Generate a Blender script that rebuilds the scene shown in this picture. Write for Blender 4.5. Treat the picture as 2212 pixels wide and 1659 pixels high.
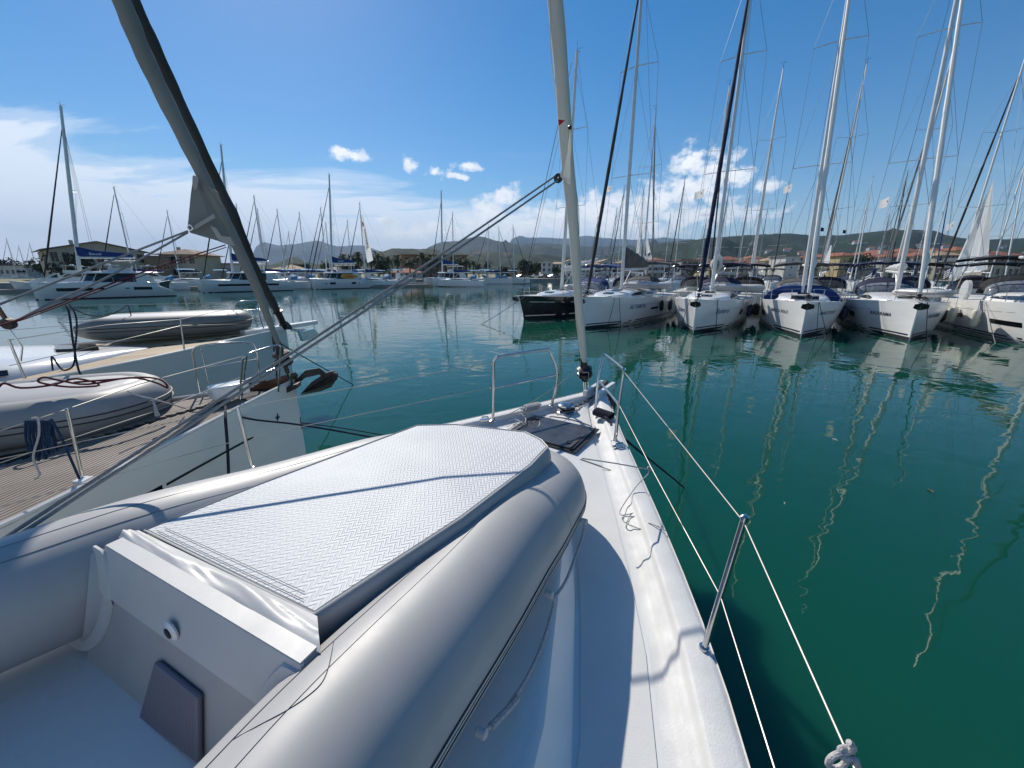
import bpy, math, random
from mathutils import Vector, Matrix, noise as mnoise
random.seed(7)
for o in list(bpy.data.objects): bpy.data.objects.remove(o)
SC = bpy.context.scene
COL = SC.collection
PI = math.pi
# ------------------------------------------------------------------ camera
CAMH = 3.1; FPX = 840.0; PITCH = math.radians(15.95)
cd = bpy.data.cameras.new('camera'); cam = bpy.data.objects.new('camera', cd); COL.objects.link(cam)
cam.location = (0, 0, CAMH); cam.rotation_euler = (PI/2-PITCH, 0, 0)
cd.sensor_width = 36; cd.lens = FPX/2212*36; cd.clip_start = .05; cd.clip_end = 30000
SC.camera = cam
# ------------------------------------------------------------------ light
SUN = Vector((-.56, 1.05, 1.0)).normalized()
sd = bpy.data.lights.new('sun', 'SUN'); sd.energy = 4.8; sd.angle = math.radians(.53); sd.color = (1, .94, .84)
so = bpy.data.objects.new('sun', sd); COL.objects.link(so)
so.rotation_euler = SUN.to_track_quat('Z', 'Y').to_euler()
SC.view_settings.view_transform = 'Standard'; SC.view_settings.look = 'None'
SC.view_settings.exposure = 0.2; SC.view_settings.gamma = 1
CP, SP = math.cos(PITCH), math.sin(PITCH)
def ray(x, y):
    u, v = x-1106, y-829.5
    return Vector((u, FPX*CP-v*SP, -FPX*SP-v*CP))
def W(x, y, z=None, Y=None):
    "the place that a view direction reaches at height z or at forward distance Y"
    r = ray(x, y)
    s = (z-CAMH)/r.z if z is not None else Y/r.y
    return Vector((0, 0, CAMH))+r*s
def azel(x, y):
    r = ray(x, y); return math.atan2(r.x, r.y), math.atan2(r.z, math.hypot(r.x, r.y))
# world: physical sky with cloud cover mixed in by direction
wd = bpy.data.worlds.new('World'); SC.world = wd; wd.use_nodes = True
class NT:
    def __init__(s, nt): s.nt = nt; s.n = nt.nodes; s.l = nt.links
    def node(s, t, **k):
        n = s.n.new(t)
        for a, b in k.items(): setattr(n, a, b)
        return n
    def put(s, inp, v):
        if hasattr(v, 'is_linked') or isinstance(v, bpy.types.NodeSocket): s.l.new(v, inp)
        else: inp.default_value = v
    def m(s, op, a, b=0.0, c=0.0, clamp=False):
        n = s.node('ShaderNodeMath', operation=op, use_clamp=clamp)
        s.put(n.inputs[0], a); s.put(n.inputs[1], b); s.put(n.inputs[2], c)
        return n.outputs[0]
    def v(s, op, a, b=(0, 0, 0), out=0):
        n = s.node('ShaderNodeVectorMath', operation=op)
        s.put(n.inputs[0], a); s.put(n.inputs[1], b)
        return n.outputs[out]
    def comb(s, x, y, z):
        n = s.node('ShaderNodeCombineXYZ')
        for i, q in enumerate((x, y, z)): s.put(n.inputs[i], q)
        return n.outputs[0]
    def noise(s, vec, scale, detail=3, rough=.55, col=False, dist=0):
        n = s.node('ShaderNodeTexNoise'); s.put(n.inputs['Vector'], vec)
        n.inputs['Scale'].default_value = scale; n.inputs['Detail'].default_value = detail
        n.inputs['Roughness'].default_value = rough; n.inputs['Distortion'].default_value = dist
        return n.outputs['Color' if col else 'Fac']
    def ramp(s, f, stops, interp='LINEAR'):
        n = s.node('ShaderNodeValToRGB'); s.put(n.inputs[0], f); e = n.color_ramp.elements
        n.color_ramp.interpolation = interp
        e[0].position, e[1].position = stops[0][0], stops[-1][0]
        for p, c in stops[1:-1]: e.new(p)
        for i, (p, c) in enumerate(stops):
            e[i].position = p; e[i].color = (c, c, c, 1) if not isinstance(c, tuple) else (*c, 1)
        return n.outputs[0]
    def mix(s, f, a, b):
        n = s.node('ShaderNodeMix', data_type='RGBA'); s.put(n.inputs[0], f)
        s.put(n.inputs[6], (*a, 1) if isinstance(a, tuple) else a); s.put(n.inputs[7], (*b, 1) if isinstance(b, tuple) else b)
        return n.outputs[2]
def make_world():
    w = NT(wd.node_tree); w.n.clear()
    sky = w.node('ShaderNodeTexSky'); sky.sky_type = 'NISHITA'; sky.sun_disc = False
    sky.sun_elevation = math.asin(SUN.z); sky.sun_rotation = math.atan2(SUN.x, SUN.y)
    sky.air_density = 1.0; sky.dust_density = .15; sky.ozone_density = 1.6
    hs = w.node('ShaderNodeHueSaturation'); hs.inputs['Saturation'].default_value = 1.5; w.l.new(sky.outputs[0], hs.inputs['Color'])
    tc = w.node('ShaderNodeTexCoord').outputs['Generated']
    d = w.v('NORMALIZE', tc)
    sx = w.node('ShaderNodeSeparateXYZ'); w.l.new(d, sx.inputs[0]); X, Y, Z = sx.outputs
    az = w.m('ARCTAN2', X, Y); el = w.m('ARCSINE', Z)
    p = w.comb(az, el, 0.0)
    n1 = w.noise(d, 14, 7, .62, col=True)
    wob = w.v('MULTIPLY', w.v('SUBTRACT', n1, (.5, .5, .5)), (.055, .04, 0))
    pw = w.v('ADD', p, wob)
    blobs = [(760, 338, 42, 11), (736, 330, 16, 10), (885, 352, 15, 18), (942, 378, 20, 12), (1008, 360, 26, 11), (990, 386, 22, 6), (1085, 425, 40, 22),
             (1055, 455, 40, 26), (1030, 485, 62, 26), (955, 500, 95, 20), (1110, 495, 85, 34), (880, 508, 75, 16), (820, 478, 28, 9), (730, 500, 40, 8),
             (1490, 352, 42, 34), (1540, 365, 55, 40), (1598, 385, 36, 28), (1500, 410, 95, 45), (1400, 445, 95, 42),
             (1300, 460, 80, 38), (1350, 490, 120, 36), (1500, 465, 150, 30), (1220, 470, 90, 36), (1640, 400, 30, 14)]
    m = None
    for (x, y, rx, ry) in blobs:
        a, e = azel(x, y); a1, _ = azel(x+rx, y); _, e1 = azel(x, y-ry)
        sa, se = abs(a1-a)+1e-3, abs(e1-e)+1e-3
        q = w.v('LENGTH', w.v('MULTIPLY', w.v('SUBTRACT', pw, (a, e, 0)), (1/sa, 1/se, 0)), out=1)
        b = w.m('SUBTRACT', 1.3, q)
        m = b if m is None else w.m('MAXIMUM', m, b)
    n2 = w.noise(w.v('MULTIPLY', p, (1, 1.3, 1)), 30, 9, .6)
    cm = w.ramp(w.m('ADD', m, w.m('MULTIPLY', w.m('SUBTRACT', n2, .5), 3.8)), [(.0, 0.0), (1.0, .95)], 'EASE')
    low = w.ramp(el, [(.0, .6), (.04, .9), (.12, 1.0)])
    cm = w.m('MULTIPLY', cm, low)
    # thin high veil: thick towards the left, gone at the right
    pl = w.v('DIVIDE', w.comb(X, Y, 0.0), w.comb(w.m('ADD', Z, .12), w.m('ADD', Z, .12), 1.0))
    v1 = w.noise(w.v('MULTIPLY', pl, (.6, 1.6, 1)), 1.1, 8, .6, dist=.5)
    edge = w.m('ADD', .185, w.m('MULTIPLY', az, -.075))
    f = w.m('DIVIDE', w.m('SUBTRACT', edge, el), .07)
    f = w.m('ADD', f, w.m('MULTIPLY', w.m('SUBTRACT', v1, .52), 5.0))
    veil = w.ramp(f, [(0, 0.0), (.6, .45), (1.0, .92)], 'EASE')
    side = w.ramp(w.m('ADD', w.m('MULTIPLY', az, .5), .5), [(.0, 1.0), (.55, .8), (.66, .35), (.8, .03)], 'EASE')
    veil = w.m('MULTIPLY', veil, side)
    streak = w.ramp(w.noise(w.v('MULTIPLY', pl, (.35, 1.9, 1)), 1.9, 6, .6), [(.56, 0.0), (.8, .22)])
    streak = w.m('MULTIPLY', streak, w.ramp(el, [(.12, 1.0), (.32, .0)]))
    n3 = w.noise(w.v('ADD', p, (.012, -.02, 0)), 24, 7, .6)
    shade = w.m('MULTIPLY', w.m('SUBTRACT', n3, n2), 1.8)
    shade = w.m('ADD', .86, shade, clamp=True)
    k = 12.0
    veilc = w.mix(w.noise(pl, 3, 4), (k*.73, k*.81, k*.92), (k*.86, k*.91, k*.98))
    cumc = w.mix(shade, (k*.55, k*.63, k*.74), (k*.98, k*.99, k*1.0))
    c = w.mix(streak, hs.outputs[0], veilc)
    c = w.mix(veil, c, veilc)
    c = w.mix(cm, c, cumc)
    bg = w.node('ShaderNodeBackground'); w.l.new(c, bg.inputs[0]); bg.inputs[1].default_value = .094
    out = w.node('ShaderNodeOutputWorld'); w.l.new(bg.outputs[0], out.inputs[0])
make_world()
# ------------------------------------------------------------------ materials
def mat(name, col, rough=.5, metal=0, var=.08, vs=3.0, bump=0, bs=40, spec=.5, col2=None, coat=0, det=4, scuff=0, stretch=None, space='Object', trans=0):
    m = bpy.data.materials.new(name); m.use_nodes = True; t = NT(m.node_tree)
    b = t.n['Principled BSDF']; b.inputs['Roughness'].default_value = rough; b.inputs['Metallic'].default_value = metal
    b.inputs['Specular IOR Level'].default_value = spec; b.inputs['Coat Weight'].default_value = coat
    tc = t.node('ShaderNodeTexCoord').outputs[space]
    if stretch: tc = t.v('MULTIPLY', tc, stretch)
    c2 = col2 or tuple(min(1, c*(1-var*2)) for c in col)
    f = t.ramp(t.noise(tc, vs, det, .6), [(.3, 0.0), (.7, 1.0)])
    t.l.new(t.mix(f, col, c2), b.inputs['Base Color'])
    if scuff:
        w1 = t.ramp(t.noise(t.v('MULTIPLY', tc, (2.5, 30, 30)), 3, 6, .7), [(.60, 0.0), (.72, 1.0)]); w2 = t.ramp(t.noise(tc, 2.6, 5, .7), [(.5, 0.0), (.72, 1.0)])
        lk = b.inputs['Base Color'].links[0].from_socket
        t.l.new(t.mix(t.m('MULTIPLY', t.m('ADD', t.m('MULTIPLY', w1, w2), t.m('MULTIPLY', w2, .35)), scuff), lk, tuple(c*.62 for c in col)), b.inputs['Base Color'])
    if bump:
        bn = t.node('ShaderNodeBump'); bn.inputs['Strength'].default_value = min(1, bump); bn.inputs['Distance'].default_value = .01*bump
        t.l.new(t.noise(tc, bs, 3), bn.inputs['Height']); t.l.new(bn.outputs[0], b.inputs['Normal'])
    rr = t.node('ShaderNodeMapRange'); t.l.new(f, rr.inputs[0]); rr.inputs[3].default_value = rough; rr.inputs[4].default_value = min(1, rough*1.25+.02)
    t.l.new(rr.outputs[0], b.inputs['Roughness'])
    return m
M = {}
M['gel'] = mat('white_gelcoat', (.73, .72, .695), .22, var=.03, vs=1.2, coat=.3)
M['gel2'] = mat('hull_gelcoat', (.81, .805, .785), .2, var=.05, vs=.9, coat=.4, stretch=(.4, .4, 2), scuff=.28)
M['gelgrey'] = mat('pale_grey_hull', (.60, .63, .62), .2, var=.04, vs=.8, coat=.4, stretch=(.4, .4, 2))
M['nonskid'] = mat('nonskid_deck', (.67, .66, .635), .65, var=.05, vs=2.5, bump=.35, bs=260, scuff=.28)
M['nonskid2'] = mat('nonskid_deck_far', (.66, .66, .63), .6, var=.06, vs=2.5)
M['roofgrey'] = mat('coachroof_gelcoat', (.52, .53, .54), .4, var=.08, vs=2, scuff=.28)
M['railtop'] = mat('textured_gunwale', (.63, .625, .61), .55, var=.06, vs=9, bump=.35, bs=120, scuff=.28)
M['navyhull'] = mat('navy_hull', (.006, .008, .016), .08, var=.1, coat=1)
M['black'] = mat('black_plastic', (.012, .012, .014), .35)
M['bottom'] = mat('dark_antifouling', (.008, .01, .018), .6)
M['navy'] = mat('navy_stripe', (.012, .018, .06), .4)
M['glass'] = mat('tinted_glass', (.006, .007, .009), .08, spec=.35)
M['hatchglass'] = mat('scuffed_acrylic', (.030, .033, .042), .22, var=.4, vs=7, col2=(.075, .078, .085), bump=.3, bs=50, det=8)
M['clear'] = mat('vinyl_window', (.28, .30, .33), .18, var=.35, vs=5, col2=(.09, .10, .12), bump=.6, bs=6)
M['chrome'] = mat('stainless_steel', (.62, .62, .62), .14, metal=1, var=.12, vs=12)
M['alu'] = mat('mast_aluminium', (.70, .70, .68), .35, metal=.25, var=.08)
M['mastwhite'] = mat('pale_mast', (.76, .75, .71), .35, var=.05)
M['wire'] = mat('rigging_wire', (.16, .17, .18), .4, metal=.6)
M['wirelight'] = mat('lifeline_wire', (.33, .32, .29), .35, metal=.3)
M['furl'] = mat('furled_sail_cream', (.68, .68, .62), .75, var=.07, vs=2.2, bump=.9, bs=9, stretch=(1, 1, .35))
M['furlgrey'] = mat('furled_sail_grey', (.24, .245, .23), .8, var=.1, vs=2.5, bump=.9, bs=10, stretch=(1, 1, .35))
M['furldark'] = mat('furled_sail_dark', (.052, .048, .044), .8, var=.15, vs=2.5, bump=.9, bs=10, stretch=(1, 1, .4))
M['furlnavy'] = mat('furled_sail_navy', (.008, .012, .05), .75, var=.2)
M['sail'] = mat('white_sail', (.76, .77, .77), .6, var=.05, vs=1.5, bump=.8, bs=3)
M['sailpatch'] = mat('sail_patch', (.36, .36, .33), .7)
M['blue'] = mat('blue_canvas', (.012, .045, .20), .8, var=.2, vs=2, bump=.8, bs=5)
M['navycan'] = mat('navy_canvas', (.010, .014, .055), .8, var=.2, vs=2, bump=.6, bs=5)
M['blackcan'] = mat('black_canvas', (.012, .012, .014), .8, var=.2)
M['greycan'] = mat('grey_canvas', (.11, .11, .105), .85, var=.25, vs=2.5, bump=1.0, bs=4)
M['turq'] = mat('light_blue_canvas', (.10, .32, .55), .75, var=.12)
M['pvc'] = mat('grey_pvc', (.405, .395, .385), .40, var=.06, vs=3.5, bump=.16, bs=9, det=9, scuff=.5)
M['pvcd'] = mat('grey_pvc_aged', (.34, .33, .315), .42, var=.12, vs=3, bump=.15, bs=8)
M['pvcl'] = mat('pale_pvc', (.53, .52, .505), .42, var=.05, vs=4, bump=.3, bs=10)
M['pvco'] = mat('olive_grey_pvc', (.20, .20, .185), .45, var=.12, vs=3, bump=.3, bs=9)
M['strake'] = mat('dark_strake', (.035, .037, .045), .5)
M['seam'] = mat('seam_line', (.16, .16, .18), .6)
M['rope'] = mat('white_rope', (.55, .53, .50), .8, var=.3, vs=110, bump=.6, bs=260, col2=(.30, .29, .30))
M['ropegrey'] = mat('grey_rope', (.34, .34, .33), .8, var=.3, vs=150, bump=.8, bs=300, col2=(.20, .20, .20))
M['ropered'] = mat('red_rope', (.17, .022, .022), .75, var=.3, vs=80, bump=1, bs=160, col2=(.09, .01, .015))
M['ropeblue'] = mat('blue_rope', (.012, .05, .12), .8, var=.3, vs=80, bump=1, bs=160)
M['ropenavy'] = mat('navy_rope', (.022, .026, .055), .8, var=.3, vs=80, bump=1, bs=160)
M['teak'] = mat('teak', (.25, .21, .18), .62, var=.2, vs=6, bump=.3, bs=30, col2=(.17, .14, .115), stretch=(.35, 3, 1), space='Generated')
M['teakl'] = mat('pale_teak', (.42, .32, .20), .62, var=.1, vs=6, stretch=(.35, 3, 1), space='Generated')
M['caulk'] = mat('black_caulk', (.012, .011, .011), .7)
M['galv'] = mat('galvanised_steel', (.09, .085, .08), .5, metal=.6, var=.3, vs=8, bump=.8, bs=30)
M['rust'] = mat('rusty_chain', (.10, .05, .03), .7, metal=.4, var=.4, vs=20)
M['wood'] = mat('varnished_wood', (.20, .085, .04), .4, var=.3)
M['pad'] = mat('mauve_plastic', (.165, .16, .195), .5, var=.05)
M['orange'] = mat('orange_print', (.65, .12, .03), .6)
M['red'] = mat('red_tape', (.5, .02, .015), .6)
M['yellow'] = mat('yellow_board', (.60, .32, .02), .5)
M['fendw'] = mat('white_fender', (.68, .66, .56), .45, var=.08)
M['fendn'] = mat('navy_fender', (.02, .025, .07), .6, var=.2)
M['fendb'] = mat('black_fender', (.012, .012, .014), .7)
M['letter'] = mat('blue_lettering', (.05, .09, .22), .5)
M['letterd'] = mat('dark_lettering', (.03, .035, .05), .5)
M['letterw'] = mat('white_lettering', (.75, .78, .8), .5)
M['concrete'] = mat('quay_concrete', (.30, .29, .27), .85, var=.15, vs=.6)
M['dock'] = mat('pontoon_deck', (.30, .27, .23), .8, var=.15, vs=.7)
M['wallc'] = mat('cream_render', (.42, .38, .29), .85, var=.06, vs=.3)
M['wallw'] = mat('white_render', (.56, .55, .52), .85, var=.06, vs=.3)
M['wallg'] = mat('grey_render', (.33, .33, .33), .85, var=.08, vs=.3)
M['wally'] = mat('yellow_render', (.50, .40, .20), .85, var=.06, vs=.3)
M['wallb'] = mat('brown_render', (.24, .16, .11), .85, var=.1, vs=.3)
M['tile'] = mat('terracotta_roof', (.32, .11, .06), .8, var=.2, vs=1.2, col2=(.22, .08, .05))
M['tilel'] = mat('pale_roof', (.42, .30, .19), .8, var=.12, vs=1.2)
M['tileb'] = mat('brown_roof', (.20, .13, .09), .8, var=.12, vs=1.2)
M['roofg'] = mat('grey_roof', (.24, .23, .21), .8, var=.12, vs=.6)
M['leaf'] = mat('tree_foliage', (.045, .075, .022), .7, var=.3, vs=1.4, col2=(.020, .038, .014), spec=.1)
M['leafd'] = mat('dark_foliage', (.028, .05, .018), .7, var=.3, vs=1.4, col2=(.012, .024, .01), spec=.1)
M['palm'] = mat('palm_frond', (.055, .08, .028), .6, var=.3, vs=1.2, col2=(.035, .045, .018), spec=.08)
M['bark'] = mat('bark', (.10, .075, .055), .9, var=.2, vs=4)
def translucent(k, w):
    nt = M[k].node_tree; b = nt.nodes['Principled BSDF']; o = [n for n in nt.nodes if n.type == 'OUTPUT_MATERIAL'][0]
    tr = nt.nodes.new('ShaderNodeBsdfTranslucent'); mx = nt.nodes.new('ShaderNodeMixShader'); mx.inputs[0].default_value = w
    nt.links.new(b.inputs['Base Color'].links[0].from_socket, tr.inputs[0]); nt.links.new(b.outputs[0], mx.inputs[1]); nt.links.new(tr.outputs[0], mx.inputs[2]); nt.links.new(mx.outputs[0], o.inputs[0])
translucent('sail', .5); translucent('furl', .22)
M['carw'] = mat('white_car_paint', (.62, .62, .62), .2, coat=1)
M['card'] = mat('dark_car_paint', (.03, .035, .04), .2, coat=1)
M['cloth'] = mat('dark_clothing', (.02, .025, .04), .8)
M['skin'] = mat('skin', (.38, .22, .15), .6)
M['grass'] = mat('quay_grass', (.13, .15, .05), .9, var=.3, vs=.4, col2=(.22, .19, .10))
# ------------------------------------------------------------------ mesh builder
def lerp(a, b, t): return a+(b-a)*t
def interp(T, x):
    if x <= T[0][0]: return T[0][1]
    for (a, b), (c, d) in zip(T, T[1:]):
        if x <= c: return b+(d-b)*(x-a)/(c-a)
    return T[-1][1]
def smooth_path(pts, n=8):
    P = [Vector(p) for p in pts]
    if len(P) < 3: return P
    P = [2*P[0]-P[1]]+P+[2*P[-1]-P[-2]]; out = []
    for i in range(1, len(P)-2):
        p0, p1, p2, p3 = P[i-1:i+3]
        for k in range(n):
            t = k/n
            out.append(.5*((2*p1)+(p2-p0)*t+(2*p0-5*p1+4*p2-p3)*t*t+(3*p1-p0-3*p2+p3)*t**3))
    return out+[P[-2]]
class MB:
    def __init__(s): s.v = []; s.f = []
    def add(s, vs, fs):
        o = len(s.v); s.v += [tuple(v) for v in vs]; s.f += [tuple(i+o for i in f) for f in fs]; return s
    def box(s, c, d, rot=None):
        c = Vector(c); h = Vector(d)/2
        vs = [Vector((sx*h.x, sy*h.y, sz*h.z)) for sx in (-1, 1) for sy in (-1, 1) for sz in (-1, 1)]
        if rot is not None:
            R = rot if isinstance(rot, Matrix) else Matrix.Rotation(rot, 3, 'Z'); vs = [R @ v for v in vs]
        return s.add([c+v for v in vs], [(0, 1, 3, 2), (4, 6, 7, 5), (0, 4, 5, 1), (2, 3, 7, 6), (0, 2, 6, 4), (1, 5, 7, 3)])
    def tube(s, path, r, seg=8, cap=True, flat=1.0, up=None):
        P = [Vector(p) for p in path]; n = len(P)
        R = [r]*n if not hasattr(r, '__len__') else (list(r) if len(r) == n else [interp([(i/(len(r)-1), q) for i, q in enumerate(r)], k/(n-1)) for k in range(n)])
        T = [(P[min(i+1, n-1)]-P[max(i-1, 0)]).normalized() for i in range(n)]
        a = Vector(up) if up else (Vector((0, 0, 1)) if abs(T[0].z) < .9 else Vector((1, 0, 0)))
        N = (a-T[0]*a.dot(T[0])).normalized(); vs = []
        for i in range(n):
            N = (N-T[i]*N.dot(T[i])).normalized(); B = T[i].cross(N)
            for k in range(seg):
                t = 2*PI*k/seg; vs.append(P[i]+(N*math.cos(t)*flat+B*math.sin(t))*R[i])
        fs = [(i*seg+k, i*seg+(k+1) % seg, (i+1)*seg+(k+1) % seg, (i+1)*seg+k) for i in range(n-1) for k in range(seg)]
        if cap: fs += [tuple(range(seg-1, -1, -1)), tuple(range((n-1)*seg, n*seg))]
        return s.add(vs, fs)
    def loft(s, secs, closed=False, cap0=False, cap1=False):
        m = len(secs[0]); vs = [p for q in secs for p in q]; e = m if closed else m-1
        fs = [(i*m+k, i*m+(k+1) % m, (i+1)*m+(k+1) % m, (i+1)*m+k) for i in range(len(secs)-1) for k in range(e)]
        if cap0: fs.append(tuple(range(m-1, -1, -1)))
        if cap1: fs.append(tuple(range((len(secs)-1)*m, len(secs)*m)))
        return s.add(vs, fs)
    def prism(s, poly, z0, z1):
        n = len(poly); vs = [(p[0], p[1], z0) for p in poly]+[(p[0], p[1], z1) for p in poly]
        return s.add(vs, [tuple(range(n-1, -1, -1)), tuple(range(n, 2*n))]+[(i, (i+1) % n, n+(i+1) % n, n+i) for i in range(n)])
    def slab(s, pts, off):
        "polygon in space given thickness off (vector)"
        n = len(pts); P = [Vector(p) for p in pts]; off = Vector(off)
        return s.add(P+[p+off for p in P], [tuple(range(n-1, -1, -1)), tuple(range(n, 2*n))]+[(i, (i+1) % n, n+(i+1) % n, n+i) for i in range(n)])
    def lathe(s, c, prof, seg=16, axis=(0, 0, 1)):
        A = Vector(axis).normalized(); q = A.to_track_quat('Z', 'Y'); c = Vector(c)
        secs = [[c+q @ Vector((r*math.cos(2*PI*k/seg), r*math.sin(2*PI*k/seg), z)) for k in range(seg)] for r, z in prof]
        return s.loft(secs, True, True, True)
    def build(s, name, m, parent=None, smooth=True, ang=38):
        me = bpy.data.meshes.new(name); me.from_pydata(s.v, [], s.f); me.update()
        import bmesh
        bm = bmesh.new(); bm.from_mesh(me); bmesh.ops.recalc_face_normals(bm, faces=bm.faces); bm.to_mesh(me); bm.free()
        me.materials.append(M[m] if isinstance(m, str) else m)
        if smooth:
            me.polygons.foreach_set('use_smooth', [True]*len(me.polygons)); me.set_sharp_from_angle(angle=math.radians(ang))
        o = bpy.data.objects.new(name, me); COL.objects.link(o)
        if parent: o.parent = parent
        return o
def link_copy(src, parent, name=None, loc=None, rot=None, scale=None):
    o = src.copy(); COL.objects.link(o); o.parent = parent
    if loc is not None: o.location = loc
    if rot is not None: o.rotation_euler = rot
    if scale is not None: o.scale = scale
    return o
def tag(o, label=None, cat=None, group=None, kind=None):
    if label: o['label'] = label
    if cat: o['category'] = cat
    if group: o['group'] = group
    if kind: o['kind'] = kind
    return o
def thing(name, loc, rz, label, cat, group=None):
    o = bpy.data.objects.new(name, None); COL.objects.link(o); o.location = loc; o.rotation_euler = (0, 0, rz)
    o.empty_display_size = .3
    return tag(o, label, cat, group)
def text_polys(txt, size, italic=0.0, font_w=1.0):
    cu = bpy.data.curves.new('t', 'FONT'); cu.body = txt; cu.size = size; cu.shear = italic; cu.resolution_u = 2; cu.offset = .012*size
    ob = bpy.data.objects.new('t', cu); COL.objects.link(ob)
    dg = bpy.context.evaluated_depsgraph_get(); dg.update()
    me = bpy.data.meshes.new_from_object(ob.evaluated_get(dg))
    vs = [(v.co.x*font_w, v.co.y) for v in me.vertices]; fs = [tuple(p.vertices) for p in me.polygons]
    bpy.data.objects.remove(ob); bpy.data.meshes.remove(me)
    return vs, fs
# ------------------------------------------------------------------ the setting
def make_water():
    m = bpy.data.materials.new('harbour_water'); m.use_nodes = True; t = NT(m.node_tree); b = t.n['Principled BSDF']
    tc = t.node('ShaderNodeTexCoord').outputs['Object']
    big = t.noise(tc, .03, 3)
    t.l.new(t.mix(big, (.0040, .058, .036), (.0052, .067, .045)), b.inputs['Base Color'])
    t.n['Principled BSDF'].subsurface_method = 'BURLEY'; b.inputs['Subsurface Weight'].default_value = 1; b.inputs['Subsurface Radius'].default_value = (.6, 1.0, .9); b.inputs['Subsurface Scale'].default_value = .8
    b.inputs['Roughness'].default_value = .015; b.inputs['IOR'].default_value = 1.333
    h1 = t.noise(t.v('MULTIPLY', tc, (1, 1.25, 1)), .85, 2, .5, dist=.6)
    h2 = t.noise(tc, 3.2, 3, .5, dist=.3)
    patch = t.ramp(t.noise(tc, .05, 3), [(.40, .25), (.62, 1.0)])
    h = t.m('ADD', t.m('MULTIPLY', h1, 1.0), t.m('MULTIPLY', t.m('MULTIPLY', h2, .20), patch))
    bn = t.node('ShaderNodeBump'); bn.inputs['Strength'].default_value = 1; bn.inputs['Distance'].default_value = .0145
    t.l.new(h, bn.inputs['Height']); t.l.new(bn.outputs[0], b.inputs['Normal'])
    o = MB().add([(-9000, -3000, 0), (9000, -3000, 0), (9000, 12000, 0), (-9000, 12000, 0)], [(0, 1, 2, 3)]).build('water', m, smooth=False)
    tag(o, 'dark teal harbour water with wavering mast reflections', kind='structure')
make_water()
def hillmat(name, c1, c2, c3, sc):
    m = bpy.data.materials.new(name); m.use_nodes = True; t = NT(m.node_tree); b = t.n['Principled BSDF']
    tc = t.node('ShaderNodeTexCoord').outputs['Object']
    f = t.ramp(t.noise(tc, sc, 8, .7), [(.35, 0.0), (.65, 1.0)])
    g = t.ramp(t.noise(tc, sc*.3, 4, .6), [(.56, 0.0), (.66, 1.0)])
    t.l.new(t.mix(t.m('MULTIPLY', g, .6), t.mix(f, c1, c2), c3), b.inputs['Base Color']); b.inputs['Roughness'].default_value = .95
    b.inputs['Specular IOR Level'].default_value = .1
    return m
M['hilln'] = hillmat('wooded_hillside', (.020, .042, .020), (.009, .020, .011), (.055, .07, .04), .02)
M['hillf'] = hillmat('far_mountain', (.022, .036, .02), (.014, .024, .014), (.05, .055, .035), .004)
from mathutils.bvhtree import BVHTree
HILLS = []
def ridge(name, prof, D, depth, m, rough, seed, label, base=.8):
    "hill mass: crest profile given as view directions at crest distance D"
    pts = []
    for (x, y) in prof:
        a, e = azel(x, y); pts.append((a, D*math.tan(e)+CAMH))
    a0, a1 = pts[0][0], pts[-1][0]; n = max(30, int((a1-a0)*D/(rough*1.0)))
    n = min(n, 420); rows = 26; secs = []
    for j in range(rows):
        r = j/(rows-1)
        if r < .72: q = r/.72; d = D-depth*(1-q); prf = q**1.15
        else: q = (r-.72)/.28; d = D+depth*.8*q; prf = (1-q)**1.2
        row = []
        for i in range(n+1):
            a = lerp(a0, a1, i/n); hgt = interp(pts, a)
            endf = min(1, min(i, n-i)/6)
            nz = mnoise.fractal(Vector((a*D/ (rough*14), d/(rough*14), seed)), .9, 2.1, 5)
            nz2 = mnoise.fractal(Vector((a*D/(rough*1.6), d/(rough*1.6), seed+9)), .7, 2.1, 3)
            amp = hgt*.35*4*prf*(1-prf) if r < .72 else 0
            z = hgt*prf*endf + nz*amp + nz2*rough*.16*prf
            row.append((math.sin(a)*d, math.cos(a)*d, max(z, -2) if j not in (0, rows-1) else -2))
        secs.append(row)
    mb_ = MB().loft(secs); HILLS.append(BVHTree.FromPolygons([Vector(v) for v in mb_.v], mb_.f)); o = mb_.build(name, m, smooth=True, ang=180); tag(o, label, kind='structure')
    return pts
ridge('mountain', [(498, 572), (520, 558), (540, 544), (560, 526), (572, 523), (600, 530), (632, 528), (660, 523), (682, 519), (700, 523), (724, 532), (768, 530), (790, 531), (815, 540), (840, 551), (870, 562), (900, 572)],
      7400, 2200, 'hillf', 60, 1.5, 'far pale blue mountain ridge on the left horizon')
ridge('mountain', [(1060, 532), (1091, 522), (1115, 513.5), (1163, 512), (1199, 515), (1240, 514), (1268, 508), (1286, 512), (1356, 518), (1395, 517), (1434, 513), (1486, 517), (1512, 516), (1560, 522), (1640, 530), (1700, 545)],
      8200, 2500, 'hillf', 70, 4.5, 'far pale blue mountain ridge behind the masts')
ridge('hill', [(850, 560), (900, 548), (928, 533), (955, 522), (981, 521), (999, 519), (1020, 513), (1037, 511), (1052, 513), (1068, 519), (1092, 524), (1124, 527), (1169, 525), (1217, 528), (1260, 531), (1300, 533), (1382, 528), (1447, 521), (1512, 517), (1565, 512), (1604, 510), (1650, 512), (1720, 520), (1800, 540), (1850, 560)],
      3600, 1900, 'hillf', 30, 2.5, 'blue wooded hills across the middle of the horizon')
ridge('hill', [(1270, 565), (1330, 545), (1400, 532), (1470, 521), (1530, 514), (1591, 509), (1650, 506), (1703, 504), (1760, 509), (1815, 507.5), (1872, 502), (1928, 497), (1984, 497), (2012, 500.5), (2046, 510), (2074, 514), (2138, 517), (2180, 516), (2240, 513), (2400, 505), (2600, 515)],
      1700, 950, 'hilln', 14, 7.5, 'dark green wooded hill above the town on the right')
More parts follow.
